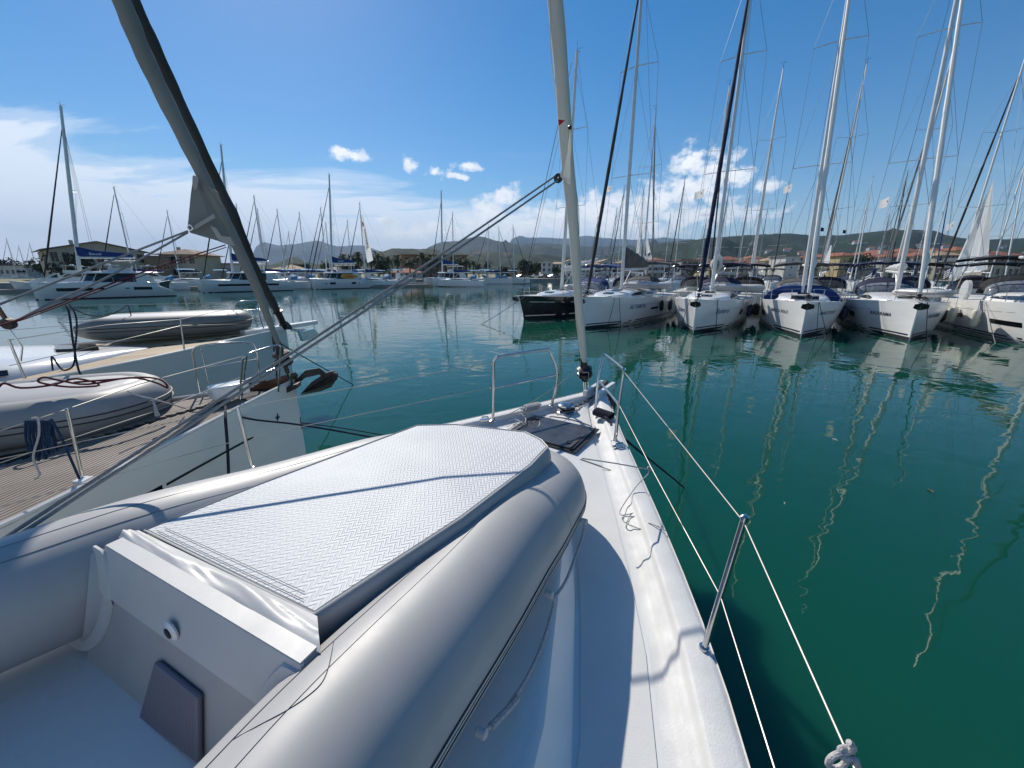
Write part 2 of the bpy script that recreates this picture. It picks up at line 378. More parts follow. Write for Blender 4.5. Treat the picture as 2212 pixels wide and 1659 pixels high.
ridge('hill', [(470, 588), (520, 580), (560, 575), (590, 571), (618, 562), (632, 554), (644, 556), (660, 567), (700, 573), (760, 575), (790, 566), (812, 550), (832, 542), (850, 536), (876, 537), (905, 538), (935, 537), (962, 545), (1000, 548), (1060, 545), (1120, 548), (1200, 552), (1280, 562), (1330, 575)],
      1150, 500, 'hilln', 9, 11.5, 'low wooded hill behind the palm trees')
# land behind the harbour
def land():
    LP = [(-700, 40), (-120, 78), (-78, 108), (-40, 132), (8, 150), (32, 168), (60, 150), (95, 118), (150, 95), (700, 60), (1600, 400), (1600, 1500), (-1600, 1500), (-1600, 200)]
    o = MB().prism(LP, -1.5, 1.0).build('quay', 'concrete', smooth=False); tag(o, 'low concrete quay along the far shore', kind='structure')
    c = Vector((30, 600, 0)); inner = [((Vector((x, y, 0))-c)*.965+c) for x, y in LP]
    o = MB().prism([(p.x, p.y+2) for p in inner], .9, 1.04).build('ground', 'grass', smooth=False); tag(o, 'dry grass and paving behind the quay', kind='structure')
land()
# ------------------------------------------------------------------ buildings
def wall_point(A, B, u, z, off=0):
    d = (B-A).normalized(); n = Vector((d.y, -d.x, 0))
    p = A+d*u+n*off; return Vector((p.x, p.y, z))
def building(x0, x1, ytop, Y, label, wall='wallc', roof='hip', rm='tile', depth=12, floors=3, cols=5, Y1=None, cat='building', win=(1.1, 1.3), ov=.5, rh=None, band=False, z0=1.0):
    "front wall runs between two view directions; real size follows from the distance"
    Y1 = Y1 or Y
    a = W(x0, 592, Y=Y); b = W(x1, 592, Y=Y1); a.z = b.z = 0
    H = W((x0+x1)/2, ytop, Y=(Y+Y1)/2).z
    d = (b-a); Lw = d.length; d.normalize(); back = Vector((-d.y, d.x, 0))
    rz = math.atan2(d.y, d.x)
    t = thing('house' if cat == 'house' else 'apartment_building', (a.x, a.y, z0), rz, label, cat)
    H -= z0
    rh = rh or (min(Lw, depth)*.18 if roof != 'flat' else .4)
    he = H-rh
    # openings: wall built as a grid of panels with real recesses
    fh = he/floors; ww, wh = win; mb = MB()
    us = [0]; holes = []
    for c in range(cols):
        cu = Lw*(c+.5)/cols; w2 = min(ww, Lw/cols*.62)/2; us += [cu-w2, cu+w2]
    us.append(Lw); zs = [0]
    for f_ in range(floors):
        zc = fh*(f_+.55); h2 = min(wh, fh*.62)/2; zs += [zc-h2, zc+h2]
    zs.append(he)
    for i in range(len(us)-1):
        for j in range(len(zs)-1):
            q = [(us[i], 0, zs[j]), (us[i+1], 0, zs[j]), (us[i+1], 0, zs[j+1]), (us[i], 0, zs[j+1])]
            if i % 2 == 1 and j % 2 == 1:
                holes.append((us[i], us[i+1], zs[j], zs[j+1]))
                r = [(p[0], .22, p[2]) for p in q]
                mb.add(q+r, [(k, (k+1) % 4, 4+(k+1) % 4, 4+k) for k in range(4)])
            else: mb.add(q, [(0, 1, 2, 3)])
    mb.add([(0, 0, 0), (Lw, 0, 0), (Lw, depth, 0), (0, depth, 0), (0, 0, he), (Lw, 0, he), (Lw, depth, he), (0, depth, he)],
           [(1, 2, 6, 5), (2, 3, 7, 6), (3, 0, 4, 7), (4, 5, 6, 7)])
    if roof == 'gable': mb.add([(0, 0, he), (Lw, 0, he), (Lw/2, 0, H-.05), (0, depth, he), (Lw, depth, he), (Lw/2, depth, H-.05)], [(0, 1, 2), (4, 3, 5)])
    if roof == 'sgable': mb.add([(0, 0, he), (0, depth, he), (0, depth/2, H-.05), (Lw, 0, he), (Lw, depth, he), (Lw, depth/2, H-.05)], [(1, 0, 2), (3, 4, 5)])
    mb.build('wall', wall, t, smooth=False)
    for (u0, u1, q0, q1) in holes:
        g = MB().box(((u0+u1)/2, .2, (q0+q1)/2), (u1-u0-.01, .03, q1-q0-.01)).build('window', 'glass', t, smooth=False)
        MB().box(((u0+u1)/2, .17, (q0+q1)/2), (.06, .04, q1-q0-.02)).box(((u0+u1)/2, -.06, q0-.06), (u1-u0+.2, .18, .1)).build('window_frame', 'wallw', g, smooth=False)
    if band:
        for f_ in range(1, floors):
            bl = MB().box((Lw/2, -.65, fh*f_), (Lw*.96, 1.3, .16)).box((Lw/2, -1.25, fh*f_+.55), (Lw*.96, .08, .85)).build('balcony', 'wallw', t, smooth=False)
    e = ov; r = MB(); T = .18
    if roof == 'hip':
        s = min(Lw, depth)/2
        c4 = [(-e, -e, he), (Lw+e, -e, he), (Lw+e, depth+e, he), (-e, depth+e, he)]
        r1, r2 = ((s, depth/2, H), (Lw-s, depth/2, H)) if Lw > depth else ((Lw/2, s, H), (Lw/2, depth-s, H))
        top = c4+[r1, r2]; f6 = [(0, 1, 5, 4), (2, 3, 4, 5), (1, 2, 5), (3, 0, 4)] if Lw > depth else [(0, 1, 4), (1, 2, 5, 4), (2, 3, 5), (3, 0, 4, 5)]
        r.add(top, f6).add([(p[0], p[1], p[2]-T) for p in c4]+c4, [(3, 2, 1, 0)]+[(k, (k+1) % 4, 4+(k+1) % 4, 4+k) for k in range(4)])
    elif roof == 'gable':
        r.slab([(-e, -e, he-.1), (Lw/2, -e, H), (Lw/2, depth+e, H), (-e, depth+e, he-.1)], (0, 0, T)).slab([(Lw/2, -e, H), (Lw+e, -e, he-.1), (Lw+e, depth+e, he-.1), (Lw/2, depth+e, H)], (0, 0, T))
    elif roof == 'sgable':
        r.slab([(-e, -e, he-.1), (Lw+e, -e, he-.1), (Lw+e, depth/2, H), (-e, depth/2, H)], (0, 0, T)).slab([(-e, depth/2, H), (Lw+e, depth/2, H), (Lw+e, depth+e, he-.1), (-e, depth+e, he-.1)], (0, 0, T))
    else:
        r.box((Lw/2, depth/2, he+.2), (Lw+2*e, depth+2*e, .3))
    ro = r.build('roof', rm, t, smooth=False)
    if roof != 'flat' and cols > 3: MB().box((Lw*.3, depth*.35, H), (.8, .8, 1.2)).build('chimney', wall, ro, smooth=False)
    return t
building(116, 322, 522, 112, 'large pale marina building with low gable roof, left of the lower hipped one', 'wallc', 'gable', 'roofg', 26, 2, 9, Y1=128, win=(2.2, 3.4), ov=1.2, rh=2.6)
building(352, 430, 536, 132, 'marina building with hipped brown roof and big dark windows, right of the gabled one', 'wallc', 'hip', 'tileb', 16, 2, 4, Y1=134, win=(2.4, 2.2), ov=1.2, rh=1.9)
building(322, 372, 552, 126, 'low wing joining the two large marina buildings on the left', 'wallb', 'flat', 'roofg', 12, 1, 3, Y1=130)
building(430, 505, 568, 150, 'long low shed behind the second catamaran', 'wallw', 'flat', 'roofg', 8, 1, 8)
building(588, 645, 571, 150, 'low white house with pale roof left of the palms', 'wallw', 'hip', 'tilel', 10, 1, 4, cat='house')
building(686, 738, 576, 140, 'small cream house with tan hipped roof left of the third catamaran mast', 'wallc', 'hip', 'tilel', 9, 1, 3, cat='house')
building(868, 1010, 549, 168, 'long brown building with a flat tan roof behind the palm trees', 'wallb', 'flat', 'tilel', 16, 2, 7, win=(3.5, 2.2), ov=.8, Y1=176)
building(842, 902, 578, 150, 'low white restaurant with red tiled roof under the palms', 'wallw', 'hip', 'tile', 10, 1, 4)
building(1070, 1118, 579, 185, 'low brown house with red roof right of the palms', 'wallb', 'hip', 'tileb', 12, 1, 3, cat='house')
building(1120, 1166, 582, 200, 'small red roofed house beside the white gabled apartments', 'wallb', 'gable', 'tile', 10, 1, 3, cat='house')
A0 = 'apartment block of the white row with tan roofs, '
building(1169, 1192, 562, 172, A0+'leftmost gable end', 'wallw', 'gable', 'tilel', 16, 3, 2, win=(.9, 1.2))
building(1192, 1216, 566, 176, A0+'beside the leftmost gable', 'wallw', 'sgable', 'tilel', 12, 3, 3, win=(.9, 1.2))
building(1222, 1252, 560, 170, A0+'second gable', 'wallw', 'gable', 'tilel', 16, 3, 2, win=(.9, 1.2))
building(1256, 1300, 563, 172, A0+'right of the cream sail', 'wallw', 'sgable', 'tilel', 12, 3, 5, win=(.9, 1.2))
building(1300, 1326, 560, 168, A0+'third gable end', 'wallw', 'gable', 'tilel', 16, 3, 2, win=(.9, 1.2))
building(1326, 1356, 563, 171, A0+'left of the charcoal cover', 'wallc', 'sgable', 'tilel', 12, 3, 4, win=(.9, 1.2))
building(1356, 1392, 558, 168, A0+'rightmost gable end', 'wallw', 'gable', 'tilel', 16, 3, 3, win=(.9, 1.2))
building(1396, 1460, 563, 160, 'white and grey flats with a flat overhanging roof', 'wallg', 'flat', 'roofg', 14, 3, 5, band=True)
building(1470, 1520, 560, 170, 'grey block left of the yellow house', 'wallg', 'flat', 'tile', 12, 3, 4)
building(1530, 1588, 563, 150, 'yellow house with red hipped roof left of the navy furled sail', 'wally', 'hip', 'tile', 12, 3, 4, cat='house', band=True)
building(1594, 1650, 560, 158, 'brown house with red roof right of the navy furled sail', 'wallc', 'hip', 'tile', 12, 3, 4, cat='house')
building(1652, 1690, 566, 150, 'terraced white flats with awnings', 'wallw', 'flat', 'tilel', 12, 3, 4, band=True)
building(1692, 1722, 551, 140, 'tall windowless white block', 'wallw', 'flat', 'roofg', 9, 3, 1, win=(.5, .5))
building(1724, 1764, 549, 150, 'grey house with bright red hipped roof behind the blue boat tent', 'wallg', 'hip', 'tile', 12, 3, 4, cat='house')
building(1766, 1806, 555, 152, 'tan roofed house left of the yellow gable wall', 'wallg', 'hip', 'tilel', 12, 3, 4, cat='house')
building(1808, 1850, 544, 138, 'house with steep red roof and blank yellow wall', 'wally', 'hip', 'tile', 12, 2, 2, cat='house', win=(.6, .6))
building(1862, 1900, 553, 140, 'orange topped house between two pale masts', 'wallc', 'flat', 'tile', 10, 2, 3, cat='house')
building(1900, 1960, 543, 132, 'white block of flats with wide balconies left of the pale forestay', 'wallw', 'hip', 'tile', 14, 3, 4, band=True, win=(2.4, 1.7))
building(1964, 2016, 542, 134, 'cream flats with red roof right of the pale forestay', 'wallc', 'hip', 'tile', 14, 3, 4, band=True)
building(2018, 2070, 541, 128, 'long flats with open galleries behind the big white sail', 'wallc', 'hip', 'tilel', 14, 4, 6, band=True, win=(2, 1.5))
building(2120, 2230, 540, 150, 'brown hillside building with red roof at the right edge', 'wallb', 'hip', 'tile', 14, 3, 8)
building(2120, 2200, 568, 112, 'low building with cream awnings right of the big white sail', 'wallc', 'flat', 'tilel', 8, 1, 6, win=(2, 1.6))
building(-60, 60, 572, 150, 'long low white building at the left edge', 'wallw', 'flat', 'roofg', 10, 1, 10)
for (x0, x1, yt, Y, lab, w_, r_) in [(1500, 1540, 556, 230, 'pale house peeping over the grey block', 'wallw', 'tile'), (1552, 1606, 553, 240, 'long cream house with red roof behind the yellow one', 'wallc', 'tile'), (1612, 1648, 551, 250, 'white house behind the brown red roofed one', 'wallw', 'tile'),
        (1650, 1688, 556, 225, 'tan roofed house behind the terraced flats', 'wallc', 'tilel'), (1738, 1790, 545, 215, 'white flats behind the bright red hipped roof', 'wallw', 'tile'), (1795, 1826, 548, 230, 'cream house just left of the steep red roof', 'wallc', 'tilel'), (1850, 1884, 544, 210, 'pale house right of the steep red roof', 'wallw', 'tile'),
        (1884, 1922, 538, 205, 'brown house left above the balcony flats', 'wallb', 'tile'), (1940, 1984, 534, 200, 'cream house above the balcony flats', 'wallc', 'tile'), (1992, 2040, 533, 195, 'white house above the cream flats', 'wallw', 'tile'), (2050, 2100, 531, 190, 'ochre house above the open galleries', 'wally', 'tile'),
        (1440, 1476, 561, 235, 'small white house right of the flat overhanging roof', 'wallw', 'tilel'), (1404, 1438, 556, 245, 'cream house above the flat overhanging roof', 'wallc', 'tile')]:
    building(x0, x1, yt, Y, lab, w_, 'hip', r_, 12, 3, 3, cat='house')
for i, (x, y, D) in enumerate([(1880, 534, 900), (1905, 530, 950), (1700, 537, 980), (1760, 528, 1000), (1660, 540, 930), (1985, 528, 880), (1625, 522, 1250), (1850, 520, 1200), (2040, 530, 900), (1310, 545, 1300), (1095, 548, 1000), (1030, 546, 1050), (910, 541, 1020), (1730, 545, 820), (2165, 530, 900)]):
    hit = [h for h in (b.ray_cast(Vector((0, 0, CAMH)), ray(x, y+6).normalized()) for b in HILLS) if h[0]]
    if not hit: continue
    p = min(hit, key=lambda h: h[3])[0]; D = p.y
    t = thing('house', (p.x, p.y, p.z-1.5), .4*math.sin(i*2.3), '%s house high on the wooded hillside, %s' % (['small white', 'pale', 'cream'][i % 3], ['above the white flats', 'above and right of the red roofs', 'behind the third row mast', 'under the ridge', 'left of the tall white block', 'near the pale forestay', 'close to the crest', 'in the middle of the slope', 'left of the big white sail', 'above the white gables', 'behind the palms on the right', 'behind the palms in the middle', 'on the treed hilltop', 'low above the steep red roof', 'at the right end'][i]), 'house', 'houses scattered over the hillside')
    s = D/900
    MB().box((0, 0, 3), (13*s, 8*s, 7.5)).build('wall', 'wallw', t, smooth=False)
    MB().slab([(-7.5*s, -5*s, 6.2), (7.5*s, -5*s, 6.2), (7.5*s, 0, 8.6), (-7.5*s, 0, 8.6)], (0, 0, .3)).slab([(-7.5*s, 0, 8.6), (7.5*s, 0, 8.6), (7.5*s, 5*s, 6.2), (-7.5*s, 5*s, 6.2)], (0, 0, .3)).build('roof', 'tile', t, smooth=False)
# ------------------------------------------------------------------ trees
def leaf_mesh(R, n, seed, flat=.75):
    rnd = random.Random(seed); mb = MB(); cl = []
    for _ in range(16):
        a = rnd.uniform(0, 2*PI); r = R*rnd.uniform(.2, .8); cl.append((r*math.cos(a), r*math.sin(a), rnd.uniform(-.45, .6)*R*flat, R*rnd.uniform(.28, .5)))
    vs = []; fs = []
    for i in range(n):
        c = cl[i % len(cl)]; v = Vector((rnd.gauss(0, 1), rnd.gauss(0, 1), rnd.gauss(0, 1))).normalized()*c[3]*rnd.uniform(.55, 1.1)
        p = Vector(c[:3])+v; s = R*rnd.uniform(.045, .10)
        q = Vector((rnd.gauss(0, 1), rnd.gauss(0, 1), rnd.gauss(0, 1))).normalized(); e = q.orthogonal().normalized(); g = q.cross(e)
        k = len(vs); vs += [p+e*s, p+g*s*.8, p-e*s, p-g*s*.7]; fs.append((k, k+1, k+2, k+3))
    return mb.add(vs, fs)
def make_tree(label, R, h, m, seed, loc):
    t = thing('tree', loc, 0, label, 'tree', 'broadleaf trees along the shore')
    tr = MB().tube(smooth_path([(0, 0, 0), (.1, .05, h*.3), (.0, .1, h*.55), (.1, 0, h*.8)], 3), [.22, .16, .08], 7)
    for a in range(4): tr.tube([(0, 0, h*.4), (math.cos(a*1.6)*R*.35, math.sin(a*1.6)*R*.35, h*.62), (math.cos(a*1.6)*R*.6, math.sin(a*1.6)*R*.6, h*.8)], [.09, .05, .02], 5)
    tr.build('trunk', 'bark', t)
    c = leaf_mesh(R, 1500, seed).build('crown', m, t, smooth=False); c.location = (0, 0, h-R*.55)
    return t
protos = [make_tree('', 3.2, 6.5, 'leaf', 3, (0, 0, 0)), make_tree('', 3.6, 6.0, 'leafd', 5, (0, 0, 0))]
tl = [(150, 575, 116, 1, 1.15, 'bushy tree left of the large marina building'), (182, 578, 112, 1, .9, 'rounder tree against the left corner of the marina building'), (95, 585, 150, 1, 1, 'low dark tree at the far left behind the motorboats'),
      (60, 588, 170, 1, .8, 'smaller tree behind the leftmost masts'), (20, 580, 165, 1, 1.1, 'dark tree at the left edge of the view'), (662, 585, 160, 0, .8, 'small tree behind the blue sail covers'), (640, 584, 170, 0, .8, 'green tree left of the cream house'),
      (758, 588, 140, 1, 1.1, 'dark tree right of the third catamaran mast'), (828, 588, 150, 1, 1, 'dark tree under the white banner'), (1150, 592, 190, 1, .9, 'dark tree left of the white apartment row'), (1133, 590, 200, 1, 1.2, 'tall dark tree beside the red roofed house'),
      (1163, 592, 175, 0, .9, 'tree touching the leftmost white gable'), (1200, 598, 150, 0, .6, 'light green tree in front of the white apartments'), (1860, 575, 130, 0, 1.1, 'yellow green tree beside the yellow gable wall'), (1842, 590, 128, 0, .7, 'shrub in front of the yellow gable wall'),
      (1110, 594, 180, 0, .6, 'low shrub right of the palms'), (1090, 594, 178, 1, .7, 'round dark shrub right of the palms'), (710, 580, 150, 0, .8, 'tree behind the small cream house'), (1968, 585, 118, 1, .7, 'dark shrub before the cream flats'), (1495, 585, 150, 1, .9, 'dark tree between grey block and yellow house')]
for i, (x, y, Y, k, s, lab) in enumerate(tl):
    src = protos[k]; p = W(x, 592, Y=Y)
    if i in (0, 5): t = src if (i == 5 and k == 0) or (i == 0 and k == 1) else None
    else: t = None
    if t is None:
        t = src.copy(); COL.objects.link(t)
        for ch in src.children: c = ch.copy(); COL.objects.link(c); c.parent = t
    t.location = (p.x, p.y, 1.0); t.scale = (s, s, s); t.rotation_euler = (0, 0, i*1.3); t['label'] = lab
def frond_mesh():
    mb = MB(); vs = []; fs = []
    n = 9
    for i in range(n):
        q0, q1 = i/n, (i+1)/n
        def P(q): return Vector((q*2.3, 0, .75*math.sin(q*2.2)-.95*q*q*1.2))
        a, b = P(q0), P(q1); w = .42*math.sin(PI*min(1, q0*.85+.12))+.05
        for s in (-1, 1):
            k = len(vs); tip = (a+b)/2+Vector((.16, s*w, -.16)); vs += [a, b, tip, a*.6+tip*.4+Vector((-.02, 0, .02))]; fs.append((k, k+1, k+2))
    return mb.add(vs, fs)
def make_palm():
    t = thing('palm_tree', (0, 0, 0), 0, 'palm', 'palm tree', 'palm trees along the quay')
    MB().tube([(0, 0, 0), (.05, .02, 1.6), (.02, .0, 3.6), (0, 0, 5.3)], [.30, .21, .19, .24], 9).build('trunk', 'bark', t)
    f0 = None
    for i in range(26):
        el_ = [-.75, -.25, .25, .7][i % 4]+random.uniform(-.12, .12); az_ = i*2.4
        if f0 is None: f0 = frond_mesh().build('frond', 'palm', t, smooth=False); f = f0
        else: f = f0.copy(); COL.objects.link(f); f.parent = t
        f.location = (0, 0, 5.25); f.rotation_euler = (0, -el_, az_)
    return t
palm = make_palm()
pl = [(742, 552, 128, 'leftmost palm, its crown dark beside the third catamaran mast'), (772, 548, 132, 'palm behind the white banner mast'), (800, 552, 130, 'palm with ragged crown just left of the banner'), (815, 546, 135, 'tall palm behind the banner'), (838, 556, 138, 'palm right of the banner'),
      (857, 553, 132, 'palm in front of the left end of the brown building'), (884, 560, 126, 'palm standing forward with a thin crown before the brown building'), (912, 549, 130, 'tall palm left of the fourth catamaran mast'), (928, 556, 134, 'palm half hidden by its taller left neighbour'), (944, 553, 132, 'palm touching the fourth catamaran mast'),
      (962, 557, 130, 'palm just right of the fourth catamaran mast'), (978, 555, 136, 'palm behind the blue sail cover of the fourth catamaran'), (992, 561, 128, 'shorter palm over the fourth catamaran cabin'), (1006, 558, 133, 'palm beside the crossing grey sheet'), (1022, 566, 138, 'small palm right of the fourth catamaran'),
      (1034, 572, 140, 'light green low palm by the moored yachts'), (1052, 565, 145, 'rightmost palm before the red roofs'), (700, 566, 135, 'small palm near the tan hipped roof')]
for i, (x, y, Y, lab) in enumerate(pl):
    top = W(x, y, Y=Y); s = (top.z-1)/6.0
    if i == 0: t = palm
    else:
        t = palm.copy(); COL.objects.link(t)
        for ch in palm.children: c = ch.copy(); COL.objects.link(c); c.parent = t
    t.location = (top.x, top.y, 1.0); t.scale = (s*1.05, s*1.05, s); t.rotation_euler = (0, 0, i*.9); t['label'] = lab
# ------------------------------------------------------------------ cars on the quay, lamps
def car(loc, rz, paint, label):
    t = thing('parked_car', loc, rz, label, 'car', 'cars parked behind the quay')
    prof = [(-2.1, .35), (-2.15, .8), (-1.9, 1.0), (-1.3, 1.05), (-.8, 1.45), (.5, 1.5), (1.1, 1.02), (1.9, .9), (2.1, .7), (2.1, .35)]
    MB().loft([[(x, y, z) for x, z in prof] for y in (-.82, .82)], True, True, True).build('body', paint, t, ang=20)
    MB().loft([[(x, y, z) for x, z in [(-1.15, 1.05), (-.75, 1.4), (.42, 1.44), (.9, 1.05)]] for y in (-.83, .83)], True, True, True).build('window', 'glass', t, smooth=False)
    for x in (-1.35, 1.3):
        for y in (-.78, .78): MB().lathe((x, y-.1, .33), [(.32, 0), (.33, .1), (.32, .2)], 12, (0, 1, 0)).build('wheel', 'black', t)
for i, (x, p, lab) in enumerate([(1140, 'card', 'dark car left of the white apartments'), (1158, 'carw', 'white car parked below the leftmost white gable'), (1176, 'card', 'dark car below the white apartments'), (1194, 'carw', 'silver white car next to the light green tree'),
                                 (1126, 'card', 'leftmost dark car on the quay'), (1215, 'card', 'dark car just left of the black yacht mast')]):
    q = W(x, 598, Y=166-abs(i-3)); car((q.x, max(q.y, 166), 1.04), .2*i, p, lab)
# far-off haze
# ------------------------------------------------------------------ boats
BT = [(0, .03), (.3, .17), (.8, .43), (1.23, .66), (2.02, 1.10), (2.44, 1.33), (3.0, 1.61), (3.33, 1.75), (4.0, 1.92), (5, 2.03), (7, 2.13), (9, 2.16), (11, 2.12), (13.7, 1.98)]
class Hull:
    def __init__(s, L=13.7, B=4.3, Fb=1.75, Fs=1.35, rake=.18, wl=.62):
        s.L, s.B, s.Fb, s.Fs, s.rake, s.wl = L, B, Fb, Fs, rake, wl
    def db(s, t):
        q = t*13.7/s.L; i = 0
        lo = interp(BT, max(0, q-.35)); hi = interp(BT, q+.35); mid = interp(BT, q)
        w = 1 if q > .4 else 0
        return s.B/4.3*(mid*(1-.5*w)+.25*w*(lo+hi))
    def F(s, t): return s.Fs+(s.Fb-s.Fs)*(1-min(1, t/s.L))**2
    def pt(s, t, z, side=1, off=0):
        F = s.F(t); k = max(0, min(1, z/F)); wl = s.wl+(.90-s.wl)*min(1, t/(s.L*.62))
        h = s.db(t)*(wl+(1-wl)*k**.7)
        if z < 0: h *= 1-.45*min(1, -z/.4)
        return Vector((-t-s.rake*(1-k)*math.exp(-t/1.5), side*(h+off), z))
    def mesh(s, mb, n=28, side_levels=8, zmin=-.4, t1=None):
        t1 = t1 or s.L; secs = []
        for i in range(n+1):
            t = t1*(i/n)**1.5; F = s.F(t); zs = [zmin]+[F*(j/side_levels) for j in range(side_levels+1)]
            P = [s.pt(t, z, 1) for z in reversed(zs)]; Q = [s.pt(t, z, -1) for z in zs]
            secs.append(P+Q)
        mb.loft(secs, False, False, True); mb.f.append(tuple(range(0, len(secs[0]))))
        return mb
    def patch(s, mb, t0, t1, z0, z1, side, off=.006, n=12, m=2, follow=False):
        "strip lying on the hull; follow: z measured down from the sheer"
        secs = []
        for i in range(n+1):
            t = lerp(t0, t1, i/n); F = s.F(t) if follow else 0
            secs.append([s.pt(t, F+lerp(z0, z1, j/m), side, off) for j in range(m+1)])
        return mb.loft(secs)
    def deck(s, mb, t0, t1, inset=.06, drop=.03, camber=.05, n=16, m=6):
        secs = []
        for i in range(n+1):
            t = lerp(t0, t1, (i/n)**1.2); b = max(.01, s.db(t)-inset)
            secs.append([Vector((-t, b*q, s.F(t)-drop+camber*(1-q*q))) for q in [1-2*j/m for j in range(m+1)]])
        return mb.loft(secs)
def hull_text(h, txt, t0, z0, size, side, m, parent, italic=.0, fw=1.0):
    vs, fs = text_polys(txt, size, italic, fw); P = []
    w = max(v[0] for v in vs)
    for (u, v) in vs:
        t = t0+u if side > 0 else t0+w-u
        P.append(h.pt(t, z0+v, side, .012))
    MB().add(P, fs).build('lettering', m, parent, smooth=False)
def sag(a, b, d, n=10):
    a, b = Vector(a), Vector(b); return [a.lerp(b, i/n)+Vector((0, 0, -4*d*(i/n)*(1-i/n))) for i in range(n+1)]
def rig(t, h, tm=5.6, Hm=20.5, mm='alu', furl='furlnavy', fr=.085, fs_t=.35, spr=(.38, .70), sw=1.0, seg=8, wires=True, wr=.009, rake=.9, mr=.105, toppx=None, lod=1, spr3=False, base=None):
    base = base if base is not None else h.F(tm)+.35
    top = Vector((-tm-rake, 0, Hm)); foot = Vector((-tm, 0, base)); up = top-foot
    if toppx:
        Mt = t.matrix_basis; fw = Mt @ foot; q_ = W(toppx, 0, Y=fw.y+.75); dr_ = (q_-fw); top = Mt.inverted() @ (fw+dr_*((Hm-base)/dr_.z)); up = top-foot
    MB().tube([foot, foot.lerp(top, .5), top], [mr, mr*.92, mr*.7], 10, flat=1.45, up=(1, 0, 0)).build('mast', mm, t)
    cap = MB().tube([top, top+Vector((-.3, 0, .08))], .02, 5).tube([top, top+Vector((0, 0, .55))], .008, 4).tube([top+Vector((-.3, -.25, .25)), top+Vector((-.3, .25, .25))], .01, 4)
    cap.build('masthead_gear', 'black', t)
    tips = []
    for k, q in enumerate(spr):
        c = foot+up*q; L = sw*(1.0 if k == 0 else .85)*h.B/4.3*1.35
        for s_ in (1, -1):
            e = c+Vector((-L*.34, s_*L, .06)); tips.append((k, s_, e))
            MB().tube([c, e], [.05, .032], 6, flat=.5, up=(0, 0, 1)).build('spreader', mm, t)
    if wires:
        for s_ in (1, -1):
            ch = Vector((-tm-.45, s_*(h.db(tm)-.12), h.F(tm)))
            path = [ch]+[e for k, q, e in tips if q == s_]+[foot+up*.93]
            w = MB().tube(path, wr, 4, cap=False)
            w.tube([ch, foot+up*spr[0]], wr, 4, cap=False)
            prev = [e for k, q, e in tips if q == s_]
            if len(prev) > 1: w.tube([prev[0], foot+up*spr[1]], wr*.8, 4, cap=False)
            w.build('shroud', 'wire', t, smooth=False)
        bt = Vector((-h.L+.2, 0, h.Fs+.2)); sp = bt+(top-bt)*.22
        MB().tube([top, sp], wr, 4, cap=False).tube([sp, bt+Vector((0, 1.0, 0))], wr, 4, cap=False).tube([sp, bt+Vector((0, -1.0, 0))], wr, 4, cap=False).build('backstay', 'wire', t, smooth=False)
    a = Vector((-fs_t, 0, h.F(fs_t)+.12)); b = foot+up*.955
    MB().tube([a, b], wr*1.2, 5).build('forestay', 'wire', t, smooth=False)
    if furl:
        n = 26; P = []; R = []
        for i in range(n+1):
            q = lerp(.018, .96, i/n); P.append(a.lerp(b, q)); R.append(fr*(interp([(0, .75), (.12, 1.1), (.5, 1.05), (1, .5)], q))*(1+.08*math.sin(i*2.1)))
        MB().tube(P, R, 9).build('furled_genoa', furl, t)
        MB().lathe(a+Vector((0, 0, .02)), [(.05, 0), (.11, .02), (.11, .05), (.06, .07), (.06, .15), (.11, .17), (.11, .2), (.04, .22)], 12, (b-a)).build('furling_drum', 'black', t)
    return foot, top, tips
def boom(t, foot, L=4.8, z=3.1, cover='navycan', Rb=.20, peak=.75, txt=None, open_=False):
    x = foot.x-.12
    MB().tube([(x, 0, z), (x-L, 0, z+.12)], [.09, .08], 8).build('boom', 'alu', t)
    if cover:
        secs = []
        for i in range(13):
            q = i/12; w = Rb*(1-.45*q); hh = (peak*(1-q)**.8*.65+peak*.25)*(1 if q < .96 else .6); xx = x-.05-(L-.2)*q; zz = z+.10+.12*q
            wob = .05*math.sin(i*2.3)
            secs.append([Vector((xx, w*math.sin(a), zz+hh*(.5-.5*math.cos(a))+wob*(a > 2 and a < 4.3))) for a in [2*PI*k/12 for k in range(12)]])
        MB().loft(secs, True, True, True).build('sail_cover', cover, t)
        if txt:
            vs, fs = text_polys(txt, .42)
            for s_ in (1, -1):
                w = max(v[0] for v in vs)
                MB().add([(x-1.2-(u if s_ > 0 else w-u), s_*(Rb*1.03+.012), z+.38+v) for u, v in vs], fs).build('lettering', 'letterw', t, smooth=False)
